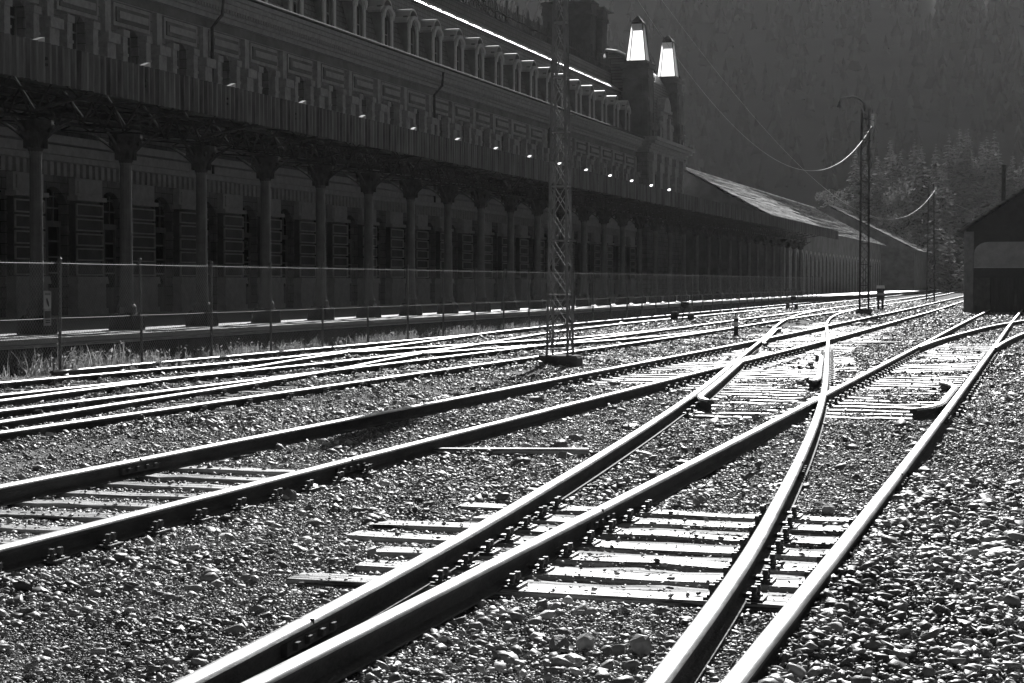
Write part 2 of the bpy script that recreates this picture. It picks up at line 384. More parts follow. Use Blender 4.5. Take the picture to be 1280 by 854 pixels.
PROF = [(-.065, .008, 0), (-.065, .018, 0), (-.016, .034, 0), (-.010, .05, 0), (-.010, .098, 0), (-.041, .108, 0), (-.044, .126, 1), (-.040, .140, 1), (-.026, .1485, 1), (0, .150, 1), (.026, .1485, 1), (.040, .140, 1), (.044, .126, 1), (.041, .108, 0), (.010, .098, 0), (.010, .05, 0), (.016, .034, 0), (.065, .018, 0), (.065, .008, 0)]
def centre(key, s): return float(TR[key](s))
def normal(key, s):
    ds = .05; k = (centre(key, s + ds) - centre(key, s - ds)) / (2 * ds); L = math.hypot(1, k)
    return -k / L, 1 / L          # (ds, dd) of the unit normal pointing to plus d
def rail_mesh(dfun, s0, s1, root, name='rail', z=0.0, step=None):
    mb = MB(); rs = []
    s = s0; ss = []
    while s < s1: ss.append(s); s += (.5 if s < 60 else 2.5)
    ss.append(s1)
    base = root.matrix_basis.inverted()
    vs = []; fs = []; mi = []
    K = len(PROF)
    for s in ss:
        s_, d_, ns, nd = dfun(s)
        for (o, zz, m_) in PROF:
            p = W(s_ + ns * o, d_ + nd * o, zz + z); vs.append(base @ p)
    for i in range(len(ss) - 1):
        for j in range(K):
            j2 = (j + 1) % K
            fs.append((i * K + j, (i + 1) * K + j, (i + 1) * K + j2, i * K + j2))
            mi.append(1 if (PROF[j][2] and PROF[j2][2]) else 0)
    fs.append(tuple(range(K))); mi.append(0); fs.append(tuple((len(ss) - 1) * K + j for j in range(K))[::-1]); mi.append(0)
    mb.v = [tuple(p) for p in vs]; mb.f = fs; mb.mi = mi
    o = mb.build(name, [M['rail_side'], M['rail_head']], root)
    sm = np.array(mi, bool); o.data.polygons.foreach_set('use_smooth', sm); return o
def offset_fun(key, off):
    def f(s):
        ns, nd = normal(key, s); return s + ns * off, centre(key, s) + nd * off, ns, nd
    return f
RAILS = []                            # world polylines, to keep the stones off the metal
def make_track(key, name, label, group=None):
    s0, s1 = RANGE[key]
    root = thing(name, label, 'railway track', max(s0, 0), centre(key, max(s0, 0)), 0, group)
    bpy.context.view_layer.update()
    for sg in (-1, 1):
        f = offset_fun(key, sg * GA); rail_mesh(f, s0, s1, root); RAILS.append((f, s0, s1))
    return root
T = {}
T['bd'] = make_track('bd', 'railway_track', 'straight foreground track with bright rails running into the dark shed on the right')
T['ac'] = make_track('ac', 'railway_track', 'curving connecting track that cuts diagonally across the other tracks from the front towards the station')
T['ef'] = make_track('ef', 'railway_track', 'straight track passing just in front of the concrete foot of the large lattice mast')
T['r'] = make_track('r', 'railway_track', 'straight track running just behind the concrete foot of the large lattice mast')
T['y'] = make_track('y', 'railway_track', 'track nearest the platform, running along the chain link fence')
T['x1'] = make_track('x1', 'railway_track', 'short crossover at the left edge joining the two tracks beside the fence')
T['x3'] = make_track('x3', 'railway_track', 'short crossover behind the large mast joining the two tracks beside the fence')
T['siding'] = make_track('siding', 'railway_track', 'siding that branches off to the right in front of the dark shed')

def check_rail(key, off, s0, s1, flare=.9, root=None, bend=.12):
    def f(s):
        ns, nd = normal(key, s); o = off; sg = -1 if off > 0 else 1
        e = max(0, (s0 + flare - s) / flare, (s - (s1 - flare)) / flare)
        o += sg * bend * e * e
        return s + ns * o, centre(key, s) + nd * o, ns, nd
    rail_mesh(f, s0, s1, root or T[key], 'check_rail'); RAILS.append((f, s0, s1))
check_rail('ac', -GA + .11, 21.4, 35, 1.2, bend=.22)
check_rail('bd', GA - .12, 20.6, 26.5, 1.4, bend=.25)
check_rail('ac', GA - .11, 26, 36, 1.2)
check_rail('ac', -GA + .11, 42, 56, 1.2)
check_rail('bd', -GA - .0, 6.0, 6.0, 1) if False else None

def fishplate(key, off, s):
    root = T[key]; s_, d_, ns, nd = offset_fun(key, off)(s); q = MB(); p = root.matrix_basis.inverted() @ W(s_, d_, 0)
    for sg in (-1, 1):
        q.box(sg * .026 - .014, sg * .026 + .014, -.30, .30, .045, .104)
        for y in (-.22, -.08, .08, .22): q.box(sg * .05 - .014, sg * .05 + .014, y - .018, y + .018, .06, .094)
    q.box(-.045, .045, -.004, .004, .125, .1512, 1)
    o = q.build('fishplate', [M['rail_side'], M['black']], root, loc=p); k = (centre(key, s + .1) - centre(key, s - .1)) / .2; o.rotation_euler = (0, 0, -math.atan(k))
for a_ in [('ac', -GA, 7.0), ('bd', -GA, 10.9), ('bd', GA, 13.6), ('ac', GA, 14.2), ('ef', -GA, 12.9), ('ef', GA, 13.4), ('ef', -GA, 31.2), ('r', GA, 24.5), ('bd', GA, 20.2)]: fishplate(*a_)
SLEEP = []                            # (s, d0, d1, half width) of every exposed sleeper
def fastening_mesh():
    fm = MB(); rot = 0; x = 0
    fm.box(x - .15, x + .15, -.08, .08, -.004, .012)
    for sx in (-.105, .105):
        for sy in (-.04, .04):
            xx = x + sx + random.uniform(-.006, .006); yy = sy + random.uniform(-.01, .01)
            fm.lathe([(.028, .010), (.028, .022), (.014, .024), (.014, .05)], 8, c=(xx, yy, 0))
            fm.box(xx - .017, xx + .017, yy - .017, yy + .017, .045, .072, taper=.004)
        fm.box(x + sx * .62 - .03, x + sx * .62 + .03, -.03, .03, .012, .032)
    o = fm.build('rail_fastening', M['bolt']); me = o.data; bpy.data.objects.remove(o); return me
FAST = [fastening_mesh() for _ in range(4)]
def sleeper(root, s, d0, d1, w_=.23, dark=False, bolts=(), top=.012, name='sleeper', skew=0.0):
    bpy.context.view_layer.depsgraph  # no update needed: transforms are explicit
    mb = MB(); L = d1 - d0; h = .12
    nseg = 8; vs = []; fs = []
    jit = [(random.uniform(-.008, .008), random.uniform(-.008, .008), random.uniform(-.009, .004)) for _ in range(nseg + 1)]
    for i in range(nseg + 1):
        x = -L / 2 + L * i / nseg; a, b_, c = jit[i]
        if i in (0, nseg): x += random.uniform(-.03, .03)
        vs += [(x, -w_ / 2 + a, -h), (x, -w_ / 2 + a, -.008 + c), (x, -w_ / 2 + .012 + a, c), (x, w_ / 2 - .012 + b_, c + random.uniform(-.006, .002)), (x, w_ / 2 + b_, -.01 + c), (x, w_ / 2 + b_, -h)]
    for i in range(nseg):
        for j in range(5):
            fs.append((i * 6 + j, i * 6 + j + 1, (i + 1) * 6 + j + 1, (i + 1) * 6 + j))
    fs.append((0, 1, 2, 3, 4, 5)[::-1]); fs.append(tuple(nseg * 6 + j for j in range(6)))
    fs = [f[::-1] for f in fs]
    mb.add(vs, fs)
    o = mb.build(name, M['sleeper_dark'] if dark else M['sleeper'], root)
    c = W(s, (d0 + d1) / 2, top)
    loc = root.matrix_basis.inverted() @ c
    o.location = loc; o.rotation_euler = (0, 0, skew)
    if s < 40:
        for d in bolts:
            if d0 + .05 < d < d1 - .0:
                q = FAST[random.randrange(len(FAST))]; c = bpy.data.objects.new('rail_fastening', q); C.objects.link(c); c.parent = o; c.location = (d - (d0 + d1) / 2, 0, 0)
    SLEEP.append((s, d0, d1, w_ / 2))
    return o
bpy.context.view_layer.update()
def rd(key, s): return [centre(key, s) - GA, centre(key, s) + GA]
# near turnout in the foreground
s = 8.75; k = 0
while s < 12.0:
    sleeper(T['bd'], s, -3.95 + random.uniform(-.35, .3), -1.1 + random.uniform(-.02, .03), .24, False, rd('bd', s) + rd('ac', s)[:1] + rd('ac', s)[1:], skew=random.uniform(-.008, .008))
    if s < 11.6: sleeper(T['bd'], s + .27, -3.5 + random.uniform(-.45, .2), -1.12, .17, True, top=-.008, skew=random.uniform(-.012, .012))
    s += .53
for s in np.arange(12.3, 21, .6):
    for kk in ('ac',):
        pass
# left near stretch
for s in np.arange(8.2, 14.2, .6): sleeper(T['ef'], s, -7.22, -5.5, .23, False, rd('ef', s), skew=random.uniform(-.01, .01))
# turnouts in the middle distance
for s in np.arange(21.0, 36.5, .6):
    sleeper(T['bd'], s, centre('bd', s) - 1.2, centre('bd', s) + .86 + random.uniform(-.05, .05), .25, False, rd('bd', s))
for s in np.arange(36.6, 47, .6):
    sleeper(T['bd'], s, centre('bd', s) - .95, centre('bd', s) + .95, .25, False, rd('bd', s))
for s in np.arange(20.7, 32, .6):
    sleeper(T['ac'], s, centre('ac', s) - 1.05, min(centre('ac', s) + 1.0, centre('bd', s) - 1.3), .25, False, rd('ac', s))
for s in np.arange(32.1, 52, .6):
    sleeper(T['ac'], s, -5.0 if s < 37 else max(-7.9, centre('ac', s) - 1.2), max(-4.6, centre('ac', s) + 1.4) if s < 44 else -4.5, .25, False, rd('ac', s) + rd('ef', s)[1:])
for s in np.arange(25.5, 46, .6): sleeper(T['ef'], s, -7.75, -5.12, .25, False, rd('ef', s))
for s in np.arange(52, 74, .65): sleeper(T['ac'], s, centre('ac', s) - 1.5, -5.6 if s < 60 else centre('ac', s) + 1.5, .25, False, rd('ac', s))
for s in np.arange(46.4, 64, .65): sleeper(T['ef'], s, centre('ef', s) - 1.3, centre('ef', s) + 1.3, .25, False, rd('ef', s))
for s in np.arange(19, 34, 1.25): sleeper(T['r'], s, -11.9, -9.4, .16, False, rd('r', s), top=.05)
for s in np.arange(34, 60, .9): sleeper(T['r'], s, centre('r', s) - 1.35, centre('r', s) + 1.35, .22, False, rd('r', s), top=.045)
for s in np.arange(21, 40, 1.25): sleeper(T['y'], s, centre('y', s) - 1.2, centre('y', s) + 1.2, .17, False, rd('y', s), top=.05)
for s in np.arange(22, 30, 1.2): sleeper(T['x1'], s, centre('x1', s) - 1.1, centre('x1', s) + 1.1, .15, False, rd('x1', s), top=.047)

bedm = MB(); nb = 60
for i in range(nb + 1):
    s_b = 2 + 120 * i / nb
    bedm.v += [tuple(W(s_b, -15.9, -.033)), tuple(W(s_b, -15.2, .03)), tuple(W(s_b, -9.1, .03)), tuple(W(s_b, -8.5, -.033))]
for i in range(nb):
    for j in range(3): bedm.f.append((4 * i + j, 4 * i + j + 1, 4 * i + j + 5, 4 * i + j + 4)); bedm.mi.append(0)
bedm.f = [f[::-1] for f in bedm.f]
struct(bedm.build('ballast_bed', M['ground']))
# ------------------------------------------------------------------ ballast: real stones, thousands of them, one body of gravel
def templates(k, npts, flat):
    out = []
    for _ in range(k):
        bm = bmesh.new()
        for _ in range(npts):
            p = Vector(rng.normal(size=3)).normalized() * rng.uniform(.8, 1.1)
            bm.verts.new((p.x * rng.uniform(.9, 1.2), p.y * rng.uniform(.65, 1), p.z * flat))
        r_ = bmesh.ops.convex_hull(bm, input=bm.verts)
        bmesh.ops.delete(bm, geom=[e for e in r_['geom_interior'] if isinstance(e, bmesh.types.BMVert)], context='VERTS')
        bmesh.ops.triangulate(bm, faces=bm.faces)
        bm.verts.index_update()
        out.append((np.array([v.co[:] for v in bm.verts]), np.array([[v.index for v in f.verts] for f in bm.faces])))
        bm.free()
    return out
def scatter(name, pos, size, temps, label, tilt=.3):
    V = []; F = []; base = 0
    pick = rng.integers(0, len(temps), len(pos))
    for ti, (tv, tf) in enumerate(temps):
        idx = np.nonzero(pick == ti)[0]
        if not len(idx): continue
        k = len(idx); a = rng.uniform(0, 2 * np.pi, k); b = rng.normal(0, tilt, k); c = rng.normal(0, tilt, k)
        ca, sa, cb, sb, cc, scn = np.cos(a), np.sin(a), np.cos(b), np.sin(b), np.cos(c), np.sin(c)
        Rz = np.zeros((k, 3, 3)); Rz[:, 0, 0] = ca; Rz[:, 0, 1] = -sa; Rz[:, 1, 0] = sa; Rz[:, 1, 1] = ca; Rz[:, 2, 2] = 1
        Rx = np.zeros((k, 3, 3)); Rx[:, 0, 0] = 1; Rx[:, 1, 1] = cb; Rx[:, 1, 2] = -sb; Rx[:, 2, 1] = sb; Rx[:, 2, 2] = cb
        Ry = np.zeros((k, 3, 3)); Ry[:, 1, 1] = 1; Ry[:, 0, 0] = cc; Ry[:, 0, 2] = scn; Ry[:, 2, 0] = -scn; Ry[:, 2, 2] = cc
        Rm = Rx @ Ry @ Rz
        sv = tv[None] * size[idx][:, None, None] * rng.uniform(.8, 1.25, (k, 1, 3))
        vv = np.einsum('kij,kvj->kvi', Rm, sv) + pos[idx][:, None, :]
        V.append(vv.reshape(-1, 3)); F.append((tf[None] + (np.arange(k) * len(tv))[:, None, None] + base).reshape(-1, 3)); base += k * len(tv)
    V = np.concatenate(V).astype(np.float32); F = np.concatenate(F).astype(np.int32)
    me = bpy.data.meshes.new(name); me.vertices.add(len(V)); me.vertices.foreach_set('co', V.ravel())
    me.loops.add(F.size); me.loops.foreach_set('vertex_index', F.ravel())
    me.polygons.add(len(F)); me.polygons.foreach_set('loop_start', np.arange(0, F.size, 3, dtype=np.int32))
    me.update(calc_edges=True); me.materials.append(M['ballast'])
    o = bpy.data.objects.new(name, me); C.objects.link(o)
    return tag(o, label, 'gravel', kind='stuff')
RLINES = []
for f, s0, s1 in RAILS:
    ss = np.arange(s0, min(s1, 75), .5); q = np.array([f(x)[:2] for x in ss]); RLINES.append(q)
def rail_dist(s, d):
    m_ = np.full(len(s), 9.0)
    for q in RLINES:
        o = np.argsort(q[:, 0]); dd = np.interp(s, q[o, 0], q[o, 1], left=99, right=99); m_ = np.minimum(m_, np.abs(d - dd))
    return m_
def tie_state(s, d):
    """0 open gravel, 1 between exposed sleepers, 2 on a sleeper"""
    st = np.zeros(len(s), int)
    for (ts, d0, d1, hw) in SLEEP:
        a = np.abs(s - ts); inside = (d > d0) & (d < d1)
        st[(st < 1) & inside & (a < .36)] = 1
        st[inside & (a < hw + .01)] = 2
    return st
def wobble(x, y, k, ph):
    return (np.sin(x * k + ph) * np.sin(y * k * .8 + ph * 2) + .6 * np.sin(x * k * 2.3 - y * k * 1.7 + ph) + .4 * np.sin(x * k * 5.1 + y * k * 4.3 + 2 * ph)) / 2
def zone(y0, y1, dens, med, sig, zlo, big=None):
    wd = lambda y: .30 * y + 4.0
    area = (wd(y1) + wd(y0)) * (y1 - y0)
    n_ = int(area * dens); y = np.sqrt(rng.uniform(y0**2, y1**2, int(n_ * 1.0))); x = rng.uniform(-1, 1, len(y)) * wd(y)
    sz = med * np.exp(rng.normal(0, sig, len(y)))
    s = x * SP + y * CP; d = x * CP - y * SP
    coarse = np.clip((d + 1.1) / .6, 0, 1)                # coarser loose stone right of the nearest rail
    rough_ = np.clip(wobble(x, y, .9, 1.7) + .1, 0, 1) * .5
    sz *= 1 + .95 * coarse * np.clip((15 - y) / 5, .2, 1) + rough_
    sz = np.minimum(sz, .02 + .0045 * np.maximum(y, 8))
    if big: sz = sz / (1 + .95 * coarse)
    keep = (d > -15.4 - np.clip((y - 60) / 60, 0, 1) * 1.2) & ~((s > 96.5) & (d > -4.9))
    keep &= (np.abs(x) < .295 * y + 1.2) | (rng.random(len(y)) < .5)
    rdist = rail_dist(s, d); st = tie_state(s, d)
    if big: keep &= (d > -1.05) & (rng.random(len(y)) < np.clip((15 - y) / 5, .1, 1)) & (wobble(x, y, 1.1, 2.2) > -.45)
    patch = (wobble(s, d * 1.6, 1.15, .8) > .28) & (y > 15); st = np.where(patch, 0, st); lift = patch * .03 + .06 * np.clip((-8.7 - d) / .5, 0, 1)
    keep &= rdist > .04 + .5 * np.minimum(sz, .05)
    u = rng.random(len(y)); keep &= (st == 0) | ((st == 1) & (u < .75)) | ((st == 2) & (u < .035))
    z = rng.normal(zlo, .012, len(y)) + .012 * wobble(x, y, 2.2, .4)
    z = z + lift + .085 * np.exp(-((d + .95) / .45) ** 2) * (d > -1.14) * np.clip((16 - y) / 4, 0, 1)
    keep &= ~((coarse > .3) & (rng.random(len(y)) < .5) & (y < 13))
    z = np.where(st == 1, -.026 + .2 * sz, z); z = np.where(st == 2, .012 + .45 * sz, z)
    sz = np.where(st >= 1, np.minimum(sz, .028), sz)
    z = np.where((rdist < .16) & (st == 0) & (d < -1.14), np.minimum(z, -.004 + .06 * (d < -9.2)), z)
    P = np.stack([x, y, z + .0], 1)[keep]
    return P, sz[keep]
t1 = templates(30, 15, .48); t2 = templates(18, 10, .5); t3 = templates(10, 7, .75)
P, S = zone(6.0, 13.5, 4600, .0082, .42, -.018)
scatter('ballast_gravel', P, S, t2, 'fine angular ballast packed between the foreground rails')
P, S = zone(6.0, 14, 300, .0185, .5, -.006)
P2, S2 = zone(6.0, 14.5, 400, .03, .45, -.004, True)
scatter('ballast_gravel', np.concatenate([P, P2]), np.concatenate([S, S2]), t1, 'larger loose stones lying on the finer foreground gravel, thickest at the lower right')
P, S = zone(13.5, 28, 1500, .0115, .42, -.02); P2, S2 = zone(13.5, 28, 60, .026, .5, -.008)
scatter('ballast_gravel', np.concatenate([P, P2]), np.concatenate([S, S2]), t2, 'finer looking ballast covering the middle of the yard')
P, S = zone(28, 62, 300, .024, .42, -.026)
scatter('ballast_gravel', P, S, t3, 'distant pale ballast spread between the far tracks')

P, S = zone(60, 150, 26, .055, .35, -.03)
scatter('ballast_gravel', P, S, t3[:5], 'farthest ballast between the tracks near the marker post')

# single stones that stand out
def rock(px, py, r_, label, flat=.75, seed=0):
    rs = np.random.default_rng(seed + 11); bm = bmesh.new()
    for _ in range(26):
        p = Vector(rs.normal(size=3)).normalized(); bm.verts.new((p.x * r_ * rs.uniform(.9, 1.15), p.y * r_ * .85, p.z * r_ * flat))
    h = bmesh.ops.convex_hull(bm, input=bm.verts)
    bmesh.ops.delete(bm, geom=[e for e in h['geom_interior'] if isinstance(e, bmesh.types.BMVert)], context='VERTS')
    me = bpy.data.meshes.new('rock'); bm.to_mesh(me); bm.free(); me.materials.append(M['ballast'])
    o = bpy.data.objects.new('rock', me); C.objects.link(o); p = at_ground(px, py); o.location = (p.x, p.y, r_ * flat * .45); o.rotation_euler = (0, 0, rs.uniform(0, 6))
    tag(o, label, 'stone')
for a in [(698, 812, .055, 'rounded pale stone, leftmost of three in a row in the gravel at the bottom', .8, 1),
          (732, 811, .052, 'squarish dark stone, middle of three in a row in the gravel at the bottom', .95, 2),
          (800, 816, .058, 'tall dark stone, rightmost of three in a row in the gravel at the bottom', 1.0, 3),
          (1085, 808, .058, 'wide flat dark stone lying right of the rightmost foreground rail at the bottom', .5, 4),
          (1152, 757, .055, 'broad angular stone among the coarse stones at the lower right', .7, 5),
          (1035, 640, .06, 'dark stone beside the rightmost foreground rail just beyond its sleepers', .8, 6),
          (278, 632, .065, 'broad dark stone in the gravel left of the foreground rails', .55, 7),
          (362, 626, .06, 'upright pointed stone in the gravel left of the foreground rails', 1.1, 8)]:
    rock(*a)

# ------------------------------------------------------------------ platform
pm = MB(); PE = -17.35
pm.box(-40 + 0, 0, -30, 330, -.4, .45)          # local x from the wall side to the edge
pl = pm.build('platform', M['paving'], loc=W(0, PE, 0), rotz=-PHI); struct(pl)
km = MB(); s = -30
while s < 160:
    L = 1.6; km.box(.002 - .45, .05, s + .012, s + L - .006, .452, .475 + random.uniform(-.004, .006)); s += L
vm = MB(); vm.box(.003, .03, -30, 330, -.4, .43); struct(vm.build('platform_face', noise_mat('shaded_wall', .025, .07, 2, .95, .4, 12, spec=.1), loc=W(0, PE, 0), rotz=-PHI))  # thin sheet, its colour darkened for the shade on the platform side
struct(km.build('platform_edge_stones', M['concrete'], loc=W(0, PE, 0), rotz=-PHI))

# ------------------------------------------------------------------ station building
ST0, ST1 = 20.0, 141.4
DW = -33.0
BAY = 3.82; PHASE = 85.5
st = thing('station_building', 'long dark stone station with arched doors, mansard roof and rows of dormers along the platform', 'building', 80, DW, 0)
def L_(s): return s - 80            # building parts: local x = d - DW, local y = s - 80
bays = [PHASE + k * BAY for k in range(-15, 15)]
bays = [b for b in bays if ST0 + 1 < b < ST1 - 1.2]
doors = [b - .4 * BAY for b in bays] 
doors = [b for b in doors if b > ST0 + 1.5]
ZG = .45
# ground floor: wall with arched door openings
def wall_with_openings(mb, y0, y1, z0, z1, ops, thick, x=0.0, mi=0):
    """ops: (yc, width, zbottom, zspring, arch rise)"""
    ops = sorted(ops); cur = y0
    for (yc, w_, zb, zs, ar) in ops:
        a, b = yc - w_ / 2, yc + w_ / 2
        mb.box(x - thick, x, cur, a, z0, z1, mi)
        if zb > z0: mb.box(x - thick, x, a, b, z0, zb, mi)
        # head of the opening
        K = 8; pts = [(a + w_ * i / K, zs + ar * math.sin(math.pi * i / K) ** .8 if 0 < i < K else zs) for i in range(K + 1)]
        vs = []; fs = []
        for (y, z) in pts: vs += [(x, y, z), (x, y, z1), (x - thick, y, z), (x - thick, y, z1)]
        for i in range(K):
            o = i * 4; q = o + 4
            fs += [(o, q, q + 1, o + 1), (o + 2, o + 3, q + 3, q + 2), (o, o + 2, q + 2, q), (o + 1, q + 1, q + 3, o + 3)]
        mb.add(vs, fs, mi); cur = b
    mb.box(x - thick, x, cur, y1, z0, z1, mi)
gw = MB(); DWID = 1.75
wall_with_openings(gw, L_(ST0), L_(ST1), ZG - .05, 9.2, [(L_(b), DWID, ZG - .05, 4.35, .55) for b in doors], .45)
gw.build('ground_floor_wall', M['stone'], st)
# piers between the doors
for i, b in enumerate(doors):
    y = L_(b) + BAY / 2; pb = MB(); hw = .92
    pb.box(.002, .42, y - hw - .1, y + hw + .1, ZG, ZG + .22)
    pb.box(.002, .36, y - hw - .04, y + hw + .04, ZG + .22, 1.55)
    pb.box(.002, .44, y - hw - .12, y + hw + .12, 1.55, 1.8, taper=.03)
    z = 1.8
    for h in (.52, .52, .52, .52, .52):
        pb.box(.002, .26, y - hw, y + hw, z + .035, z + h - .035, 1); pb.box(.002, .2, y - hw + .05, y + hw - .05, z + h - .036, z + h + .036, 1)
        for zz in (z + .04, z + h - .09): pb.box(.262, .315, y - hw + .02, y + hw - .02, zz, zz + .05)  # paler border strips paint in the panel edges that catch light
        for ye in (y - hw + .02, y + hw - .07): pb.box(.262, .315, ye, ye + .05, z + .092, z + h - .092)
        z += h
    pb.box(.002, .40, y - hw - .08, y + hw + .08, 4.47, 4.62)
    pb.box(.002, .26, y - hw, y + hw, 4.62, 5.25); pb.box(.26, .31, y - hw + .15, y + hw - .15, 4.72, 5.15)
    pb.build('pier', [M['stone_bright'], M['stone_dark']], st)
sc_ = MB(); sc_.box(.003, .36, L_(ST0), L_(ST1), 5.75, 5.95); sc_.box(.003, .28, L_(ST0), L_(ST1), 5.98, 6.3); sc_.box(.003, .5, L_(ST0), L_(ST1), 6.35, 6.62)
y = L_(ST0) + .3
while y < L_(ST1) - .3: sc_.box(.003, .12, y, y + .22, 5.28, 5.74); y += .42
sc_.build('string_course', M['stone_bright'], st)
# doors
dm = MB()
x = -.3
w2 = DWID / 2
dm.box(x - .06, x, -w2, w2, 0, .95); 
for yy in (-w2 + .04, -.05, .05, w2 - .04): dm.box(x - .05, x + .03, yy - .045, yy + .045, 0, 3.2)
for zz in (.95, 1.5, 2.05, 2.6): dm.box(x - .04, x + .02, -w2, w2, zz - .03, zz + .03)
dm.box(x - .06, x + .06, -w2, w2, 3.1, 3.3)
for zz in (3.75, 4.15): dm.box(x - .04, x + .02, -w2, w2, zz - .025, zz + .025)
for yy in (-.45, 0, .45): dm.box(x - .04, x + .02, yy - .03, yy + .03, 3.3, 4.5)
dgl = MB(); dgl.box(x - .1, x - .05, -w2, w2, .9, 4.6)
door_proto = None
for b in doors:
    if door_proto is None:
        o = dm.build('door', M['joinery'], st); gl = dgl.build('door_glass', M['glass'], o)
        door_proto = (o, gl)
    else:
        o = door_proto[0].copy(); C.objects.link(o); gl = door_proto[1].copy(); C.objects.link(gl); o.parent = st; gl.parent = o
    o.location = (0, L_(b), ZG - .02)
# first floor
fw = MB()
wall_with_openings(fw, L_(ST0), L_(ST1), 9.2, 13.0, [(L_(b), 1.25, 9.2, 10.75, .3) for b in bays], .5, .0)
fw.build('upper_floor_wall', M['stone'], st)
wm = MB(); wm.box(-.42, -.36, -.62, .62, 0, 1.95, 1)
for yy in (-.58, 0, .58): wm.box(-.36, -.30, yy - .04, yy + .04, 0, 1.9)
for zz in (.6, 1.25): wm.box(-.36, -.31, -.62, .62, zz - .03, zz + .03)
wp = None
for b in bays:
    if wp is None: wp = wm.build('upper_window', [M['joinery'], M['glass']], st); o = wp
    else: o = wp.copy(); C.objects.link(o); o.parent = st
    o.location = (0, L_(b), 9.2)
up = MB()
for b in bays:
    y = L_(b)
    for sg in (-1, 1):
        yc = y + sg * .86; up.box(.003, .3, yc - .17, yc + .17, 9.2, 10.6); up.box(.003, .36, yc - .23, yc + .23, 10.6, 10.85); up.box(.003, .33, yc - .2, yc + .2, 9.9, 10.0)
    yc = y + BAY / 2
    up.box(.003, .34, yc - .3, yc + .3, 9.2, 10.25); up.box(.003, .46, yc - .42, yc + .42, 10.25, 10.6)
    # moulded panel over the window
    for k, e in enumerate((0, .14, .28)):
        z0, z1 = 11.0 + e, 11.82 - e
        up.box(.003, .10 + .05 * k, y - 1.35 + e, y + 1.35 - e, z0, z1, (0, 1, 0)[k])
    up.box(.003, .2, yc - .2, yc + .2, 10.62, 11.85)
up.build('window_surround', [M['stone_light'], M['stone_dark'], M['stone_bright']], st)
cn = MB(); a, b = L_(ST0), L_(ST1)
cn.box(.003, .06, a, b, 11.88, 12.3)
for i, (x1, z0, z1) in enumerate([(.22, 12.3, 12.5), (.34, 12.5, 12.62), (.62, 12.74, 12.95), (.74, 12.95, 13.12), (.9, 13.12, 13.34)]):
    cn.box(.003, x1, a, b, z0, z1)
cn.box(.003, .4, a, b, 12.62, 12.74)
y = a
while y < b: cn.box(.4, .56, y, y + .12, 12.625, 12.738); y += .25
cn.build('cornice', M['stone_light'], st)
gt = MB(); gt.tube([(.95, a, 13.36), (.95, b, 13.36)], .09, 8); gt.build('gutter', M['iron'], st)
fz = MB(); fz.box(.06, .085, a, b, 11.92, 12.28)
fz.build('frieze_band', M['stone_dark'], st)
# mansard
rf = MB(); zr0, zr1, xr0, xr1 = 13.34, 17.3, -.15, -1.25
rf.add([(xr0, a, zr0), (xr0, b, zr0), (xr1, b, zr1), (xr1, a, zr1)], [(0, 1, 2, 3)])
rf.add([(-20, a, zr0), (-20, b, zr0), (-18.6, b, zr1), (-18.6, a, zr1)], [(3, 2, 1, 0)])
rf.add([(xr0, a, zr0), (xr1, a, zr1), (-18.6, a, zr1), (-20, a, zr0)], [(0, 1, 2, 3)])
rf.box(-18.2, -2.0, a + .1, b, 17.4, 18.75)
rf.build('mansard_roof', M['slate'], st)
fl = MB(); fl.add([(xr1 + .12, a, zr1 - .02), (xr1 + .12, b, zr1 - .02), (-2.0, b, zr1 + .58), (-2.0, a, zr1 + .58), (xr1 + .12, a, zr1 - .1), (xr1 + .12, b, zr1 - .1), (-2.0, b, zr1 + .1), (-2.0, a, zr1 + .1)],
                  [(0, 1, 2, 3), (4, 7, 6, 5), (0, 4, 5, 1), (0, 3, 7, 4), (1, 5, 6, 2)])
fl.build('roof_flashing', M['zinc'], st)
bd = MB(); bd.box(-20, -.5, a, b, ZG, 13.3); bd.build('rear_wing', M['stone_dark'], st)
cr = MB(); y = a
cr.box(-2.06, -2.02, a, b, 18.76, 18.82); cr.box(-2.07, -2.01, a, b, 19.25, 19.33)
while y < b:
    big = int(round((y - a) / .5)) % 5 == 0
    cr.bar((-2.04, y, 18.8), (-2.04, y, 20.35 if big else 19.85), .13 if big else .08)
    if big: cr.lathe([(.02, 0), (.08, .06), (.02, .14), (.01, .4)], 6, c=(-2.04, y, 19.95))
    y += .5
cr.build('roof_cresting', M['iron'], st)
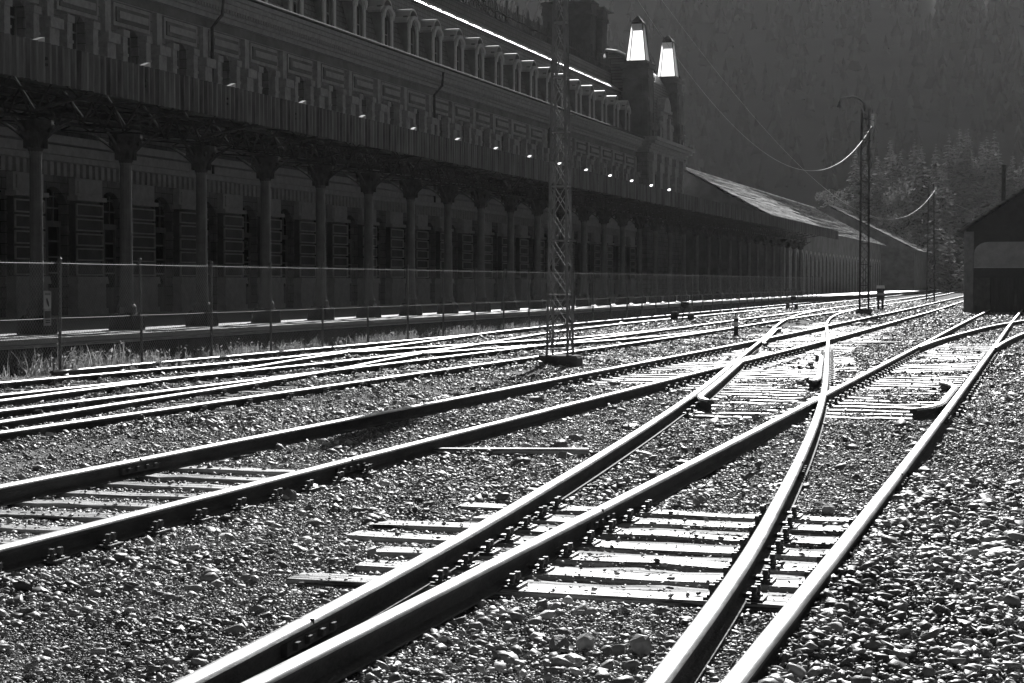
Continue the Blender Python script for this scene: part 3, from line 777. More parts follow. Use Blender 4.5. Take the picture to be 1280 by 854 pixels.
# dormers
def dormer_parts():
    body = MB(); hw = .78
    # cheeks and front with an arched window hole
    wall_with_openings(body, -hw, hw, 0, 2.15, [(0, .78, .12, 1.5, .32)], .22, .0)
    body.box(-1.25, -.22, -hw + .04, -hw + .18, 0, 1.9); body.box(-1.25, -.22, hw - .18, hw - .04, 0, 1.9)
    for sg in (-1, 1):
        body.box(.002, .07, sg * .56 - .12, sg * .56 + .12, 0, 1.7, 1); body.box(.002, .11, sg * .56 - .15, sg * .56 + .15, 1.62, 1.78, 1)
    # arched hood
    K = 8; ring0 = []; 
    for i in range(K):
        a0, a1 = math.pi * i / K, math.pi * (i + 1) / K
        p = [(.16, .66 * math.cos(t), 1.72 + .5 * math.sin(t)) for t in (a0, a1)] + [(.16, .52 * math.cos(t), 1.62 + .44 * math.sin(t)) for t in (a1, a0)]
        body.add(p + [(-.05, q[1], q[2]) for q in p], [(0, 1, 2, 3), (0, 4, 5, 1), (2, 6, 7, 3), (1, 5, 6, 2), (3, 7, 4, 0)], 1)
    roof = MB()
    prof = [(-.98, 1.9), (-.9, 2.02), (-.62, 2.12), (-.42, 2.4), (-.2, 2.52), (0, 2.56), (.2, 2.52), (.42, 2.4), (.62, 2.12), (.9, 2.02), (.98, 1.9)]
    ring = [(y, z) for y, z in prof] + [(y * .94, z - .09) for y, z in prof[::-1]]
    roof.rings([[(.07, y, z) for y, z in ring], [(-.5, y, z) for y, z in ring], [(-1.35, y, z) for y, z in ring]])
    win = MB(); win.box(-.2, -.15, -.4, .4, .1, 1.85, 1)
    win.box(-.15, -.11, -.03, .03, .1, 1.8); win.box(-.15, -.11, -.4, .4, .9, .95); win.box(-.15, -.11, -.39, -.33, .1, 1.7); win.box(-.15, -.11, .33, .39, .1, 1.7)
    return body, roof, win
db, dr, dw_ = dormer_parts(); proto = None
for bq in bays:
    if proto is None:
        d0 = db.build('dormer', [M['stone_dark'], M['stone_bright']], st); r0 = dr.build('dormer_roof', M['zinc_dark'] if 'zinc_dark' in M else M['zinc'], d0); w0 = dw_.build('dormer_window', [M['joinery'], M['glass']], d0); proto = (d0, r0, w0); o = d0
    else:
        o = proto[0].copy(); C.objects.link(o); o.parent = st
        for q in proto[1:]: c = q.copy(); C.objects.link(c); c.parent = o
    o.location = (-.12, L_(bq), 13.36); o.scale = (1, 1.1, 1.14)
# rain pipe
rp = MB(); rp.tube([(.85, 0, 13.3), (.75, 0, 12.4), (.3, 0, 11.9), (.3, 0, 6.0)], .07, 8); rpo = None
for k in (2, 9, 16, 22):
    if rpo is None: rpo = rp.build('rain_pipe', M['iron'], st); o = rpo
    else: o = rpo.copy(); C.objects.link(o); o.parent = st
    o.location = (0, L_(bays[k]) + 2.3, 0)

# end pavilion
PS0, PS1, PD = 141.5, 155.4, 1.0
pv = MB()
pv.box(-19, PD, L_(PS0), L_(PS1), ZG, 12.3)
pv.build('pavilion_wall', M['stone'], st)
pc = MB()
for (e, z0, z1) in [(.2, 12.3, 12.55), (.35, 12.55, 12.8), (.8, 12.95, 13.2), (1.0, 13.2, 13.5)]: pc.box(-19 - e, PD + e, L_(PS0) - e, L_(PS1) + e, z0, z1)
pc.box(-19.4, PD + .45, L_(PS0) - .45, L_(PS1) + .45, 12.8, 12.95)
for yy in np.linspace(L_(PS0) + 1, L_(PS1) - 1, 5):
    pc.box(PD + .003, PD + .32, yy - .45, yy + .45, 7.2, 11.6); pc.box(PD + .003, PD + .45, yy - .6, yy + .6, 11.6, 12.25)
for yy in np.linspace(L_(PS0) + 2.5, L_(PS1) - 2.5, 4)[:4]:
    pc.box(PD + .003, PD + .12, yy - .6, yy + .6, 10.9, 12.1)
pc.build('pavilion_cornice', M['stone_light'], st)
pwm = MB()
for yy in (L_(PS0) + 2.7, L_(PS0) + 5.3, L_(PS0) + 8.3, L_(PS0) + 11.1):
    pwm.box(PD + .004, PD + .03, yy - .5, yy + .5, 8.0, 10.6)
pwm.build('pavilion_window', M['glass'], st)
pr = MB(); rs = []
for (i, z) in [(0.2, 13.5), (.25, 14.6), (.5, 17.0), (1.0, 18.8), (1.6, 19.7), (2.4, 20.35), (3.4, 20.85), (4.6, 21.15), (6.2, 21.2)]:
    rs.append([(PD - i, L_(PS0) + i, z), (PD - i, L_(PS1) - i, z), (-19 + i, L_(PS1) - i, z), (-19 + i, L_(PS0) + i, z)])
pr.rings(rs); pr.build('pavilion_roof', M['slate'], st)
fl2 = MB(); rs2 = [r_[0] for r_ in rs[2:8]]
fl2.tube([(p[0] + .02, p[1] - .02, p[2] + .08) for p in rs2], .24, 8)
fl2.build('hip_flashing', M['zinc'], st)
def chimney(y0, y1, x0, x1, zb, zt):
    c = MB(); c.box(x0, x1, y0, y1, zb, zt - 1.1); c.box(x0 - .12, x1 + .12, y0 - .12, y1 + .12, zb, zb + 2.2, taper=.1)
    c.box(x0 - .14, x1 + .14, y0 - .14, y1 + .14, zt - 1.1, zt - .85); c.box(x0 - .05, x1 + .05, y0 - .05, y1 + .05, zt - .85, zt - .2); c.box(x0 - .2, x1 + .2, y0 - .2, y1 + .2, zt - .2, zt)
    o = c.build('chimney', M['soot_unlit'], st)
    p = MB()
    for i in range(5):
        xx = x0 + (x1 - x0) * (i + .5) / 5; p.lathe([(.16, 0), (.13, .12), (.14, .3)], 8, c=(xx, (y0 + y1) / 2, zt))
    return o
chimney(L_(141.8), L_(143.6), -8.0, -3.9, 17, 24.9)
chimney(L_(145.6), L_(147.4), -8.0, -3.9, 19, 24.9)
def pylon(yc, xc):
    p = MB(); hw = 1.05
    p.box(xc - hw, xc + hw, yc - hw, yc + hw, 13.5, 18.3); p.box(xc - hw - .12, xc + hw + .12, yc - hw - .12, yc + hw + .12, 18.3, 18.6); p.box(xc - hw - .02, xc + hw + .02, yc - hw - .02, yc + hw + .02, 18.6, 19.2)
    p.box(xc - hw - .18, xc + hw + .18, yc - hw - .18, yc + hw + .18, 19.2, 19.5)
    for e in (.0, .12): p.box(xc - .95 + e, xc + .95 - e, yc - .95 + e, yc + .95 - e, 19.5, 19.75 - e)
    for z0, z1 in ((14.2, 16.6), (16.8, 18.1)):
        p.box(xc - .62, xc + .62, yc - hw - .05, yc - hw - .002, z0, z1)
        p.box(xc + hw + .002, xc + hw + .06, yc - .62, yc + .62, z0, z1)
    for ex, ey in ((1, -1), (1, 1)): p.box(xc + ex * hw - .06, xc + ex * hw + .05, yc + ey * hw - .06, yc + ey * hw + .05, 13.52, 18.28)
    # console scrolls at the foot
    for sg in (-1, 1): p.lathe([(.05, -.3), (.3, -.25), (.36, 0), (.28, .25), (.05, .4)], 10, c=(xc + hw + .15, yc + sg * .7, 14.4)); p.box(xc + hw + .003, xc + hw + .22, yc + sg * .7 - .22, yc + sg * .7 + .22, 13.52, 15.6)
    o = p.build('pylon', M['stone_dark'], st)
    fr = MB(); zb, zt = 19.8, 22.85; b_, t_ = .82, .48
    fr.box(xc - .88, xc + .88, yc - .88, yc + .88, 19.62, 19.82)
    for sx in (-1, 1):
        for sy in (-1, 1): fr.bar((xc + sx * b_, yc + sy * b_, zb), (xc + sx * t_, yc + sy * t_, zt), .075)
    fr.rings([[(xc + sx * (t_ + .03), yc + sy * (t_ + .03), zt) for sx, sy in ((1, -1), (1, 1), (-1, 1), (-1, -1))], [(xc + sx * (t_ + .02), yc + sy * (t_ + .02), zt + .12) for sx, sy in ((1, -1), (1, 1), (-1, 1), (-1, -1))], [(xc + sx * .02, yc + sy * .02, zt + .75) for sx, sy in ((1, -1), (1, 1), (-1, 1), (-1, -1))]])
    fo = fr.build('obelisk_lantern', M['iron'], o)
    gl = MB(); e = .02
    A = lambda sx, sy, top: (xc + sx * ((t_ if top else b_) - e), yc + sy * ((t_ if top else b_) - e), zt if top else zb)
    gl.add([A(-1, -1, 0), A(1, -1, 0), A(1, -1, 1), A(-1, -1, 1)], [(0, 1, 2, 3)])      # pane towards the yard's near end
    gl.add([A(1, -1, 0), A(1, 1, 0), A(1, 1, 1), A(1, -1, 1)], [(0, 1, 2, 3)])
    gl.build('lantern_pane', M['frosted'], fo)
pylon(L_(PS0) + 1.05, PD - 1.05); pylon(L_(PS1) - 1.05, PD - 1.05)
# dormer between the pylons
pd = MB(); yc = L_((PS0 + PS1) / 2)
pd.box(PD - 1.6, PD - .1, yc - 1.5, yc + 1.5, 13.5, 16.1)
for sg in (-1, 1):
    pd.box(PD - .098, PD + .15, yc + sg * 1.3 - .25, yc + sg * 1.3 + .25, 13.5, 15.7); pd.lathe([(.05, -.3), (.25, -.25), (.3, 0), (.22, .25), (.05, .4)], 10, c=(PD, yc + sg * 2.2, 14.9)); pd.box(PD - .5, PD + .1, yc + sg * 2.2 - .3, yc + sg * 2.2 + .3, 13.5, 14.7)
K = 10; pts = [(yc + 1.3 * math.cos(math.pi * i / K), 16.3 + 1.1 * math.sin(math.pi * i / K)) for i in range(K + 1)]
pd.rings([[(PD + .2, y, z) for y, z in pts], [(PD - 1.5, y, z) for y, z in pts]]); pd.box(PD - 1.6, PD + .25, yc - 1.75, yc + 1.75, 16.1, 16.3)
pd.build('pavilion_dormer', M['stone_light'], st)

# ------------------------------------------------------------------ platform canopy
S0C = 34.1; CSP = 3.94; DCOL = -21.5; DF = -18.8
cp = thing('platform_canopy', 'long iron platform canopy with a corrugated front edge and a row of slim columns', 'canopy', S0C, DCOL, .45)
CE = 161.0
def yl(s): return s - S0C
zc = lambda d: (6.12 + (DF - d) * .083) - .45      # roof underside, local height
fa = MB(); xf = DF - DCOL
y = yl(18); rs = []; i = 0
while y < yl(CE):
    dx = (0, .07, .07, 0)[i % 4]; z0 = 5.03 + random.uniform(-.012, .012)
    rs.append((xf + dx, y, z0)); y += (.045, .06, .045, .08)[i % 4]; i += 1
vs = []; fs = []
for (x_, y_, z0) in rs: vs += [(x_, y_, z0), (x_, y_, 5.80), (x_ - .01, y_, z0), (x_ - .01, y_, 5.80)]
for j in range(len(rs) - 1):
    o = 4 * j; q = o + 4; fs += [(o, q, q + 1, o + 1), (o + 2, o + 3, q + 3, q + 2), (o + 1, q + 1, q + 3, o + 3), (o, o + 2, q + 2, q)]
fa.add(vs, fs); fa.build('corrugated_fascia', M['corrugated'], cp)
rfm = MB()
def slab(d0, d1, s0=18, s1=CE):
    x0, x1 = d0 - DCOL, d1 - DCOL
    rfm.add([(x0, yl(s0), zc(d0)), (x1, yl(s0), zc(d1)), (x1, yl(s1), zc(d1)), (x0, yl(s1), zc(d0)), (x0, yl(s0), zc(d0) + .03), (x1, yl(s0), zc(d1) + .03), (x1, yl(s1), zc(d1) + .03), (x0, yl(s1), zc(d0) + .03)],
            [(3, 2, 1, 0), (4, 5, 6, 7), (0, 1, 5, 4), (1, 2, 6, 5), (2, 3, 7, 6), (3, 0, 4, 7)])
slab(-21.35, DF - .02); slab(-32.95, -23.9)
rfm.build('canopy_roof', M['sheet'], cp)
eb = MB(); eb.add([(-.06, -.2, 0), (.06, -.2, 0), (.06, .2, 0), (-.06, .2, 0), (-.06, -.2, .01), (.06, -.2, .01), (.06, .2, .14), (-.06, .2, .14)], [(3, 2, 1, 0), (4, 5, 6, 7), (0, 1, 5, 4), (1, 2, 6, 5), (2, 3, 7, 6), (3, 0, 4, 7)]); eb.box(-.2, .1, -.05, .05, -.1, 0); ep = None  # zinc wedge added for the edge glints, top tilted to mirror the sun
for k in range(-2, 15):
    if ep is None: ep = eb.build('glint_wedge', M['zinc'], cp); o = ep
    else: o = ep.copy(); C.objects.link(o); o.parent = cp
    o.location = (DF - DCOL - .2, yl(30.2 + 4.2 * k), 5.81)
gd = MB()
# lattice girders along the canopy
for dg, zt, zb in ((DCOL, 5.35, 4.72), (-19.0, 5.5, 5.1)):
    x = dg - DCOL
    gd.box(x - .06, x + .06, yl(18), yl(CE), zt, zt + .05); gd.box(x - .06, x + .06, yl(18), yl(CE), zb, zb + .05)
    y = yl(18); fl_ = 1
    while y < yl(CE) - .5:
        gd.bar((x, y, zb if fl_ > 0 else zt), (x, y + .5, zt if fl_ > 0 else zb), .05, .02); fl_ *= -1; y += .5
for dg in (-20.2, -22.6, -24.5, -26.5, -28.7, -31):
    x = dg - DCOL; gd.box(x - .04, x + .04, yl(18), yl(CE), zc(dg) - .16, zc(dg) - .02)
gd.build('lattice_girder', M['truss_iron'], cp)
ra = MB()
for k in range(-3, 32):
    y = k * CSP
    # rafter truss across
    for (d0, d1) in ((DCOL, DF + .05), (DCOL, -32.9)):
        n_ = max(3, int(abs(d1 - d0) / .55)); q0 = zc(d0) - .18
        for j in range(n_):
            a_ = d0 + (d1 - d0) * j / n_; b_ = d0 + (d1 - d0) * (j + 1) / n_
            dep = lambda d: max(.12, .75 * (1 - abs(d - DCOL) / 2.9)) if d > DCOL else max(.25, .8 - abs(d - DCOL) * .1)
            ta, tb = zc(a_) - .17, zc(b_) - .17
            ra.bar((a_ - DCOL, y, ta), (b_ - DCOL, y, tb), .09, .05); ra.bar((a_ - DCOL, y, ta - dep(a_)), (b_ - DCOL, y, tb - dep(b_)), .09, .05)
            if j % 2: ra.bar((a_ - DCOL, y, ta), (b_ - DCOL, y, tb - dep(b_)), .04)
            else: ra.bar((a_ - DCOL, y, ta - dep(a_)), (b_ - DCOL, y, tb), .04)
    for m_ in (1 / 3, 2 / 3):
        y2 = y + CSP * m_; ra.bar((DF - DCOL - .05, y2, zc(DF) - .1), (1.55, y2, zc(-19.95) - .1), .05, .1)
ra.build('roof_truss', M['truss_iron'], cp)
def column():
    p = MB(); p.lathe([(.30, 0), (.30, .1), (.24, .16), (.24, .55), (.19, .62), (.165, .75), (.155, 1.5), (.16, 1.52), (.16, 1.6), (.15, 1.62), (.145, 2.6), (.135, 3.95), (.15, 4.0), (.15, 4.06), (.13, 4.08)], 14)
    base = MB(); base.box(-.32, .32, -.32, .32, 0, .34, taper=.02); base.box(-.27, .27, -.27, .27, .34, .42, taper=.05)
    cap = MB(); cap.lathe([(.14, 4.0), (.18, 4.1), (.2, 4.2), (.27, 4.35), (.36, 4.5), (.4, 4.62), (.4, 4.7)], 12)
    for a_ in range(8):
        an = math.pi * a_ / 4; cap.box(.2 * math.cos(an) - .05, .2 * math.cos(an) + .05, .2 * math.sin(an) - .05, .2 * math.sin(an) + .05, 4.1, 4.32); cap.lathe([(.02, 0), (.07, .05), (.05, .12)], 6, c=(.36 * math.cos(an), .36 * math.sin(an), 4.42))
    # curled brackets towards the track and along the row
    for (ux, uy) in ((1, 0), (-1, 0), (0, 1), (0, -1)):
        pts = [(ux * (.15 + .75 * t), uy * (.15 + .75 * t), 4.1 + .62 * t ** .6) for t in np.linspace(0, 1, 7)]
        cap.tube(pts, .035, 6)
    return p, base, cap
p_, b_, c_ = column(); proto = None
for k in range(-3, 32):
    if proto is None:
        o = p_.build('column', M['iron_grey'], cp, smooth=False); q1 = b_.build('column_base', M['iron'], o); q2 = c_.build('capital', M['truss_iron'], o); proto = (o, q1, q2)
    else:
        o = proto[0].copy(); C.objects.link(o); o.parent = cp
        for q in proto[1:]: c = q.copy(); C.objects.link(c); c.parent = o
    o.location = (0, k * CSP, 0.002)

# ------------------------------------------------------------------ chain link fence
fd = curve([(15, -16.5), (60, -16.6), (100, -17.05), (145, -17.6)])
FS0 = 26.9; FSP = 2.88
fe = thing('chain_link_fence', 'tall chain link fence on thin steel posts along the platform edge', 'fence', FS0, -16.5, 0)
bpy.context.view_layer.update()
inv = fe.matrix_basis.inverted()
fposts = [FS0 + k * FSP for k in range(-3, 40)]
for s in fposts:
    pbm = MB(); h = 2.03 + random.uniform(-.04, .04)
    p = inv @ W(s, float(fd(s)), 0)
    pbm.lathe([(.028, -.05), (.028, h - .03), (.04, h - .03), (.04, h), (.015, h + .03)], 8)
    o = pbm.build('fence_post', M['iron_grey'], fe, loc=p)
    o.rotation_euler = (random.uniform(-.012, .012), random.uniform(-.012, .012), 0)
for z, nm in ((1.93, 'top_wire'), (.98, 'middle_wire')):
    wmb = MB(); pts = []
    for s0, s1 in zip(fposts[:-1], fposts[1:]):
        for t in (0, .25, .5, .75): q = inv @ W(s0 + (s1 - s0) * t, float(fd(s0 + (s1 - s0) * t)) + .03, z - .006 * math.sin(math.pi * t)); pts.append(q)
    wmb.tube(pts, .0045, 5); wmb.build(nm, M['wire'], fe)
mm = MB(); vs = []; fs = []
for i, s in enumerate(fposts):
    for z in (.08, 1.97): vs.append(inv @ W(s, float(fd(s)) + .035, z))
    if i: fs.append((2 * i - 2, 2 * i, 2 * i + 1, 2 * i - 1))
mm.add(vs, fs); mm.build('wire_mesh', M['chainlink'], fe)
# leaning stay pole
sy = MB(); s = FS0 + 12 * FSP; sy.bar(inv @ W(s, -16.55, 1.4), inv @ W(s - 1.3, -16.3, 0), .05); sy.build('fence_stay', M['iron_grey'], fe)
# notice hanging on the fence
sg_ = thing('notice_board', 'small pale warning notice with a black symbol on the fence at the left edge', 'sign', 26.35, -16.42, 1.15)
q = MB(); q.box(0, .012, -.11, .11, .0, .30); q.build('upper_plate', noise_mat('grey_enamel', .3, .42, 8, .6), sg_)
q = MB(); q.box(.0, .012, -.11, .11, -.29, -.01); q.build('lower_plate', noise_mat('grey_enamel_worn', .22, .34, 8, .6), sg_)
q = MB()
q.add([(.016, a_, b_) for a_, b_ in ((-.05, .16), (-.02, .19), (.03, .11), (.05, .05), (.02, .03), (-.03, .09))], [(0, 1, 2, 3, 4, 5)][::-1])
for zz in (.24, .265): q.box(.013, .016, -.08, .08, zz - .008, zz + .006)
q.build('black_symbol', M['black'], sg_)
q = MB(); q.box(.013, .016, -.09, .09, -.16, -.04); 
for zz in (-.2, -.235): q.box(.013, .016, -.07, .07, zz - .01, zz + .008)
q.build('black_lettering', M['black'], sg_)

# ------------------------------------------------------------------ weeds at the foot of the platform
def weeds():
    V = []; F = []
    for i in range(6500):
        s = 17 + 45 * rng.random() ** 1.5; d = -17.7 + abs(rng.normal(0, .45)) if rng.random() < .75 else rng.uniform(-17.6, -15.6)
        if wobble(np.array([s]), np.array([d]), .9, .3)[0] < -.25: continue
        h = rng.uniform(.1, .55) * (1 if d < -16.4 else .45) * (1.15 if s < 30 else .8)
        for _ in range(5):
            a = rng.uniform(0, 6.28); l = rng.uniform(.3, 1) * h; lean = rng.uniform(.1, 1.1) * l; w_ = rng.uniform(.004, .011)
            p = W(s + rng.normal(0, .06), d + rng.normal(0, .05), -.05); t = Vector((math.cos(a), math.sin(a), 0)); q = Vector((-t.y, t.x, 0)) * w_
            o = len(V); V += [p - q, p + q, p + t * lean * .4 + Vector((0, 0, l * .6)) + q * .8, p + t * lean * .4 + Vector((0, 0, l * .6)) - q * .8, p + t * lean + Vector((0, 0, l))]
            F += [(o, o + 1, o + 2, o + 3), (o + 3, o + 2, o + 4)]
            for _k in range(rng.integers(0, 4)):       # leaves
                c = p + t * lean * .5 + Vector((0, 0, l * rng.uniform(.4, .95))); r1 = Vector(rng.normal(size=3)) * .02; r2 = Vector(rng.normal(size=3)) * .02; o = len(V)
                V += [c, c + r1, c + r1 + r2, c + r2]; F += [(o, o + 1, o + 2, o + 3)]
    mb = MB(); mb.v = [tuple(p) for p in V]; mb.f = F; mb.mi = [0] * len(F)
    tag(mb.build('weeds', M['weeds']), 'dry pale weeds growing along the foot of the platform', 'weeds', kind='stuff')
weeds()
# old rail lying in the weeds
lr = thing('loose_rail', 'old rail lying in the weeds between the fence and the nearest track', 'rail', 33, -16.0)
bpy.context.view_layer.update()
rail_mesh(lambda s: (s, -16.12 + .006 * (s - 27), 0, 1), 26, 50, lr, 'rail', z=-.04)
pk = MB(); pk.box(-1.0, 1.0, -.06, .06, 0, .05)
def plank(px, py, L, label, rot=0.0, w_=.12, dark=False):
    mb = MB(); mb.box(-L / 2, L / 2, -w_ / 2, w_ / 2, 0, .05); o = mb.build('wooden_plank', M['sleeper_dark'] if dark else M['sleeper'], bevel=.006); p = at_ground(px, py); o.location = (p.x, p.y, .0); o.rotation_euler = (.0, .0, rot); tag(o, label, 'plank')
plank(636, 567, 1.5, 'thin weathered plank lying flat on the gravel left of the curving rails', -.02, .1)
plank(1085, 430, 1.6, 'short pale plank on the gravel right of the crossing tracks', .1, .14)
plank(1140, 385, 4.4, 'long dark timber lying across the far track near the striped post', .02, .18, True)

# ------------------------------------------------------------------ lattice masts
def mast(name, label, s, d, h, bw_, tw, base_w, base_h, arm=False, ladder=True, scale=1.0):
    root = thing(name, label, 'mast', s, d, 0, 'lattice masts along the tracks')
    cb = MB(); bw2 = base_w / 2; pts = []
    for k in range(12):
        a = 2 * math.pi * k / 12; r_ = bw2 * (1 / max(abs(math.cos(a)), abs(math.sin(a)))) ** .75 * random.uniform(.94, 1.04); pts.append((r_ * math.cos(a), r_ * math.sin(a)))
    cb.rings([[(x, y, -.1) for x, y in pts], [(x * 1.02, y * 1.02, base_h * .75) for x, y in pts], [(x * .94, y * .94, base_h) for x, y in pts]])
    cb.build('concrete_base', M['concrete_dark'], root)
    wd = lambda z: (bw_ + (tw - bw_) * (z / h)) / 2
    for sx in (-1, 1):
        for sy in (-1, 1):
            lg = MB(); a = (sx * wd(0), sy * wd(0), base_h - .02); b = (sx * wd(h), sy * wd(h), h)
            lg.bar(a, b, .055 * scale, .014 * scale); lg.bar((a[0], a[1], a[2]), b, .014 * scale, .055 * scale); lg.build('leg', M['mast_iron' if d < -2 and s < 50 else 'iron'], root)
    br = MB(); z = base_h + .12; st_ = .52; i = 0
    while z < h - .1:
        z2 = min(z + st_, h); w1, w2 = wd(z), wd(z2)
        for (ax, ay) in ((1, 0), (-1, 0), (0, 1), (0, -1)):
            def P(t, zz, ww): return (ax * ww + (-ay) * t * ww, ay * ww + ax * t * ww, zz)
            if i % 2 == 0: br.bar(P(-1, z, w1), P(1, z, w1), .05 * scale, .03 * scale)
            br.bar(P(-1, z, w1), P(1, z2, w2), .034 * scale, .012)
            br.bar(P(1, z, w1), P(-1, z2, w2), .034 * scale, .012)
        z = z2; i += 1
    for z in np.arange(2.4, h, 2.4):       # step irons
        br.bar((wd(z), wd(z), z), (wd(z) + .14, wd(z), z), .02); br.bar((-wd(z), -wd(z), z + .3), (-wd(z) - .1, -wd(z), z + .3), .02)
    br.build('bracing', M['mast_iron' if d < -2 and s < 50 else 'iron'], root)
    if arm:
        am = MB(); pts = [(0, 0, h - .05)] + [(-(.62 - .62 * math.cos(t)), -.25 * t, h + .62 * math.sin(t)) for t in np.linspace(.2, math.pi / 2, 7)] + [(-1.15, -.5, h + .55), (-1.25, -.5, h + .3)]
        am.tube(pts, .055, 8); am.lathe([(.03, .35), (.1, .25), (.13, .16), (.13, .12)], 8, c=(-1.25, -.5, h - .02)); am.build('curved_arm', M['iron'], root)
    for zz in (h - .85, h - .5):
        cm = MB(); cm.bar((0, 0, zz), (.36, 0, zz), .04); o = cm.build('insulator_arm', M['iron'], root)
        ins = MB(); ins.lathe([(r_ * (1 if s < 50 else 1.7), z_ * (1 if s < 50 else 1.5)) for r_, z_ in [(.02, 0), (.05, .02), (.035, .06), (.055, .08), (.035, .12), (.05, .14), (.02, .18)]], 8, c=(.36, 0, zz)); ins.build('insulator', M['ceramic'], root)
    return root
m1p = at_ground(700, 457); s1, d1 = sd_of(m1p)
mast1 = mast('lattice_mast', 'large lattice mast on a rough concrete foot in the middle of the yard', s1, d1, 9.6, .41, .13, .84, .2, scale=.8)
q = MB(); q.box(-.24, .24, -.3, -.1, 7.5, 9.3); q.box(-.5, .5, -.05, .05, 7.3, 7.38); q.box(-.18, .18, .1, .3, 7.8, 8.9); q.build('switch_box', M['iron'], mast1, bevel=.02)
m2p = at_ground(1080, 393); s2, d2 = sd_of(m2p)
mast('lattice_mast', 'lattice mast with a curved top arm, beside the banded marker post', s2, d2, 10.2, .44, .36, .8, .28, arm=True, scale=1.1)
m3p = at_ground(1163, 377.5); s3, d3 = sd_of(m3p)
mast('lattice_mast', 'far lattice mast standing against the trees left of the shed', s3, d3, 9.6, .62, .4, .8, .1, arm=True, scale=1.4)
m4p = at_ground(1149, 366); s4, d4 = sd_of(m4p)
mast('lattice_mast', 'farthest and smallest lattice mast, in front of the dark trees', s4, d4, 11.5, .9, .5, 1.0, .1, arm=False, scale=1.6)
def sag(a, b, drop, r_, label, n_=40, r2=None):
    mb = MB(); a = Vector(a); b = Vector(b)
    mb.tube([a.lerp(b, t) - Vector((0, 0, drop * 4 * t * (1 - t))) for t in np.linspace(0, 1, n_)], r_, 6, r2=r2)
    tag(mb.build('overhead_wire', M['wire']), label, 'wire')
def top(s, d, z, dx=.34): return W(s, d + dx, z)
sag(top(s2, d2, 9.42), top(s1, d1, 8.85), 3.55, .010, r2=.0014, label='slack wire hanging from the mast with the curved arm towards the large mast')
sag(top(s3, d3, 9.2), top(s1, d1, 9.2), 4.2, .011, r2=.0009, label='long slack wire running from the far mast past the curved arm mast')
sag(top(s3, d3, 8.9), W(s3 + 60, d3 + 18, 11), 3.2, .013, label='slack wire leading from the far mast over the shed towards the hillside')

# ------------------------------------------------------------------ small track side things
p = at_ground(1100.5, 388); s_, d_ = sd_of(p)
mk = thing('marker_post', 'stout banded post with a white cap beside the curved arm mast', 'post', s_, d_)
q = MB()
for sg in (-1, 1): q.box(sg * .12 - .06, sg * .12 + .06, -.1, .1, 0, .62)
q.box(-.2, .2, -.14, .14, .6, 1.25); q.build('post', M['iron'], mk, bevel=.01)
q = MB(); q.box(-.205, .205, -.145, .145, .86, 1.0); q.build('pale_band', noise_mat('grey_paint', .3, .4), mk)
q = MB(); q.box(-.23, .23, -.18, .18, 1.25, 1.42, taper=.03); q.build('white_cap', M['white'], mk)
p = at_ground(920, 421); s_, d_ = sd_of(p)
bo = thing('bollard', 'short dark bollard with a white band between the middle tracks', 'bollard', s_, d_)
q = MB(); q.lathe([(.075, 0), (.07, .3), (.07, .5), (.085, .5), (.08, .54), (.03, .56)], 12); q.build('post', M['iron'], bo)
q = MB(); q.lathe([(.074, .3), (.074, .44)], 12); q.build('white_band', M['white'], bo)
def lever(px, py, label, k=1.0):
    p = at_ground(px, py); s_, d_ = sd_of(p); r_ = thing('point_lever', label, 'point lever', s_, d_)
    q = MB(); q.box(-.5 * k, .5 * k, -.15, .15, 0, .12); q.box(-.42 * k, -.18 * k, -.12, .12, .12, .42); q.box(.2 * k, .42 * k, -.1, .1, .12, .34); q.build('base_frame', M['iron'], r_, bevel=.01)
    q = MB(); q.tube([(0, 0, .1), (.05, 0, .45), (.12 * k, 0, .62)], .025, 8); q.build('lever_arm', M['iron'], r_)
    q = MB(); q.lathe([(.02, 0), (.14, .03), (.17, .14), (.14, .25), (.03, .28)], 12, c=(.1 * k, 0, .56)); q.build('counterweight', M['iron'], r_)
lever(853, 403, 'larger point lever with a round weight beside the fence tracks', 1.1)
lever(990, 388, 'smaller, more distant point lever beside the fence tracks', .8)

# ------------------------------------------------------------------ shed on the right
SH = 97.0
sh = thing('engine_shed', 'dark gabled stone shed with wooden track doors on the right', 'shed', SH, 1.5, 0)
X0, X1 = -6.15, 6.2; zw = 4.55; zr = 8.6; LEN = 34
q = MB()
q.box(X0, X0 + .5, 0, .6, -.05, 4.3); 
q.build('corner_pier', M['concrete'], sh)
def gable(y0, y1, mb):
    pts = [(X0 + .1, 0), (X1 - .1, 0), (X1 - .1, zw), (0, zr - .15), (X0 + .1, zw)]
    mb.rings([[(x, y0, z) for x, z in pts], [(x, y1, z) for x, z in pts]])
q = MB(); q.box(X0 + .1, X0 + .4, .62, LEN, -.05, zw - .1); q.box(X1 - .4, X1 - .1, .62, LEN, -.05, zw - .1)
pts = [(X0 + .1, 2.5 + .55), (X0 + .1, zw - .1), (0, zr - .2), (X1 - .1, zw - .1), (X1 - .1, 3.05)]
q.rings([[(x, .2, z) for x, z in pts], [(x, .5, z) for x, z in pts]])
q.box(X0 + .1, X1 - .1, LEN - .4, LEN, 0, zw - .12)
q.build('wall', noise_mat('sooty_boards', .03, .06, 3, .9), sh)
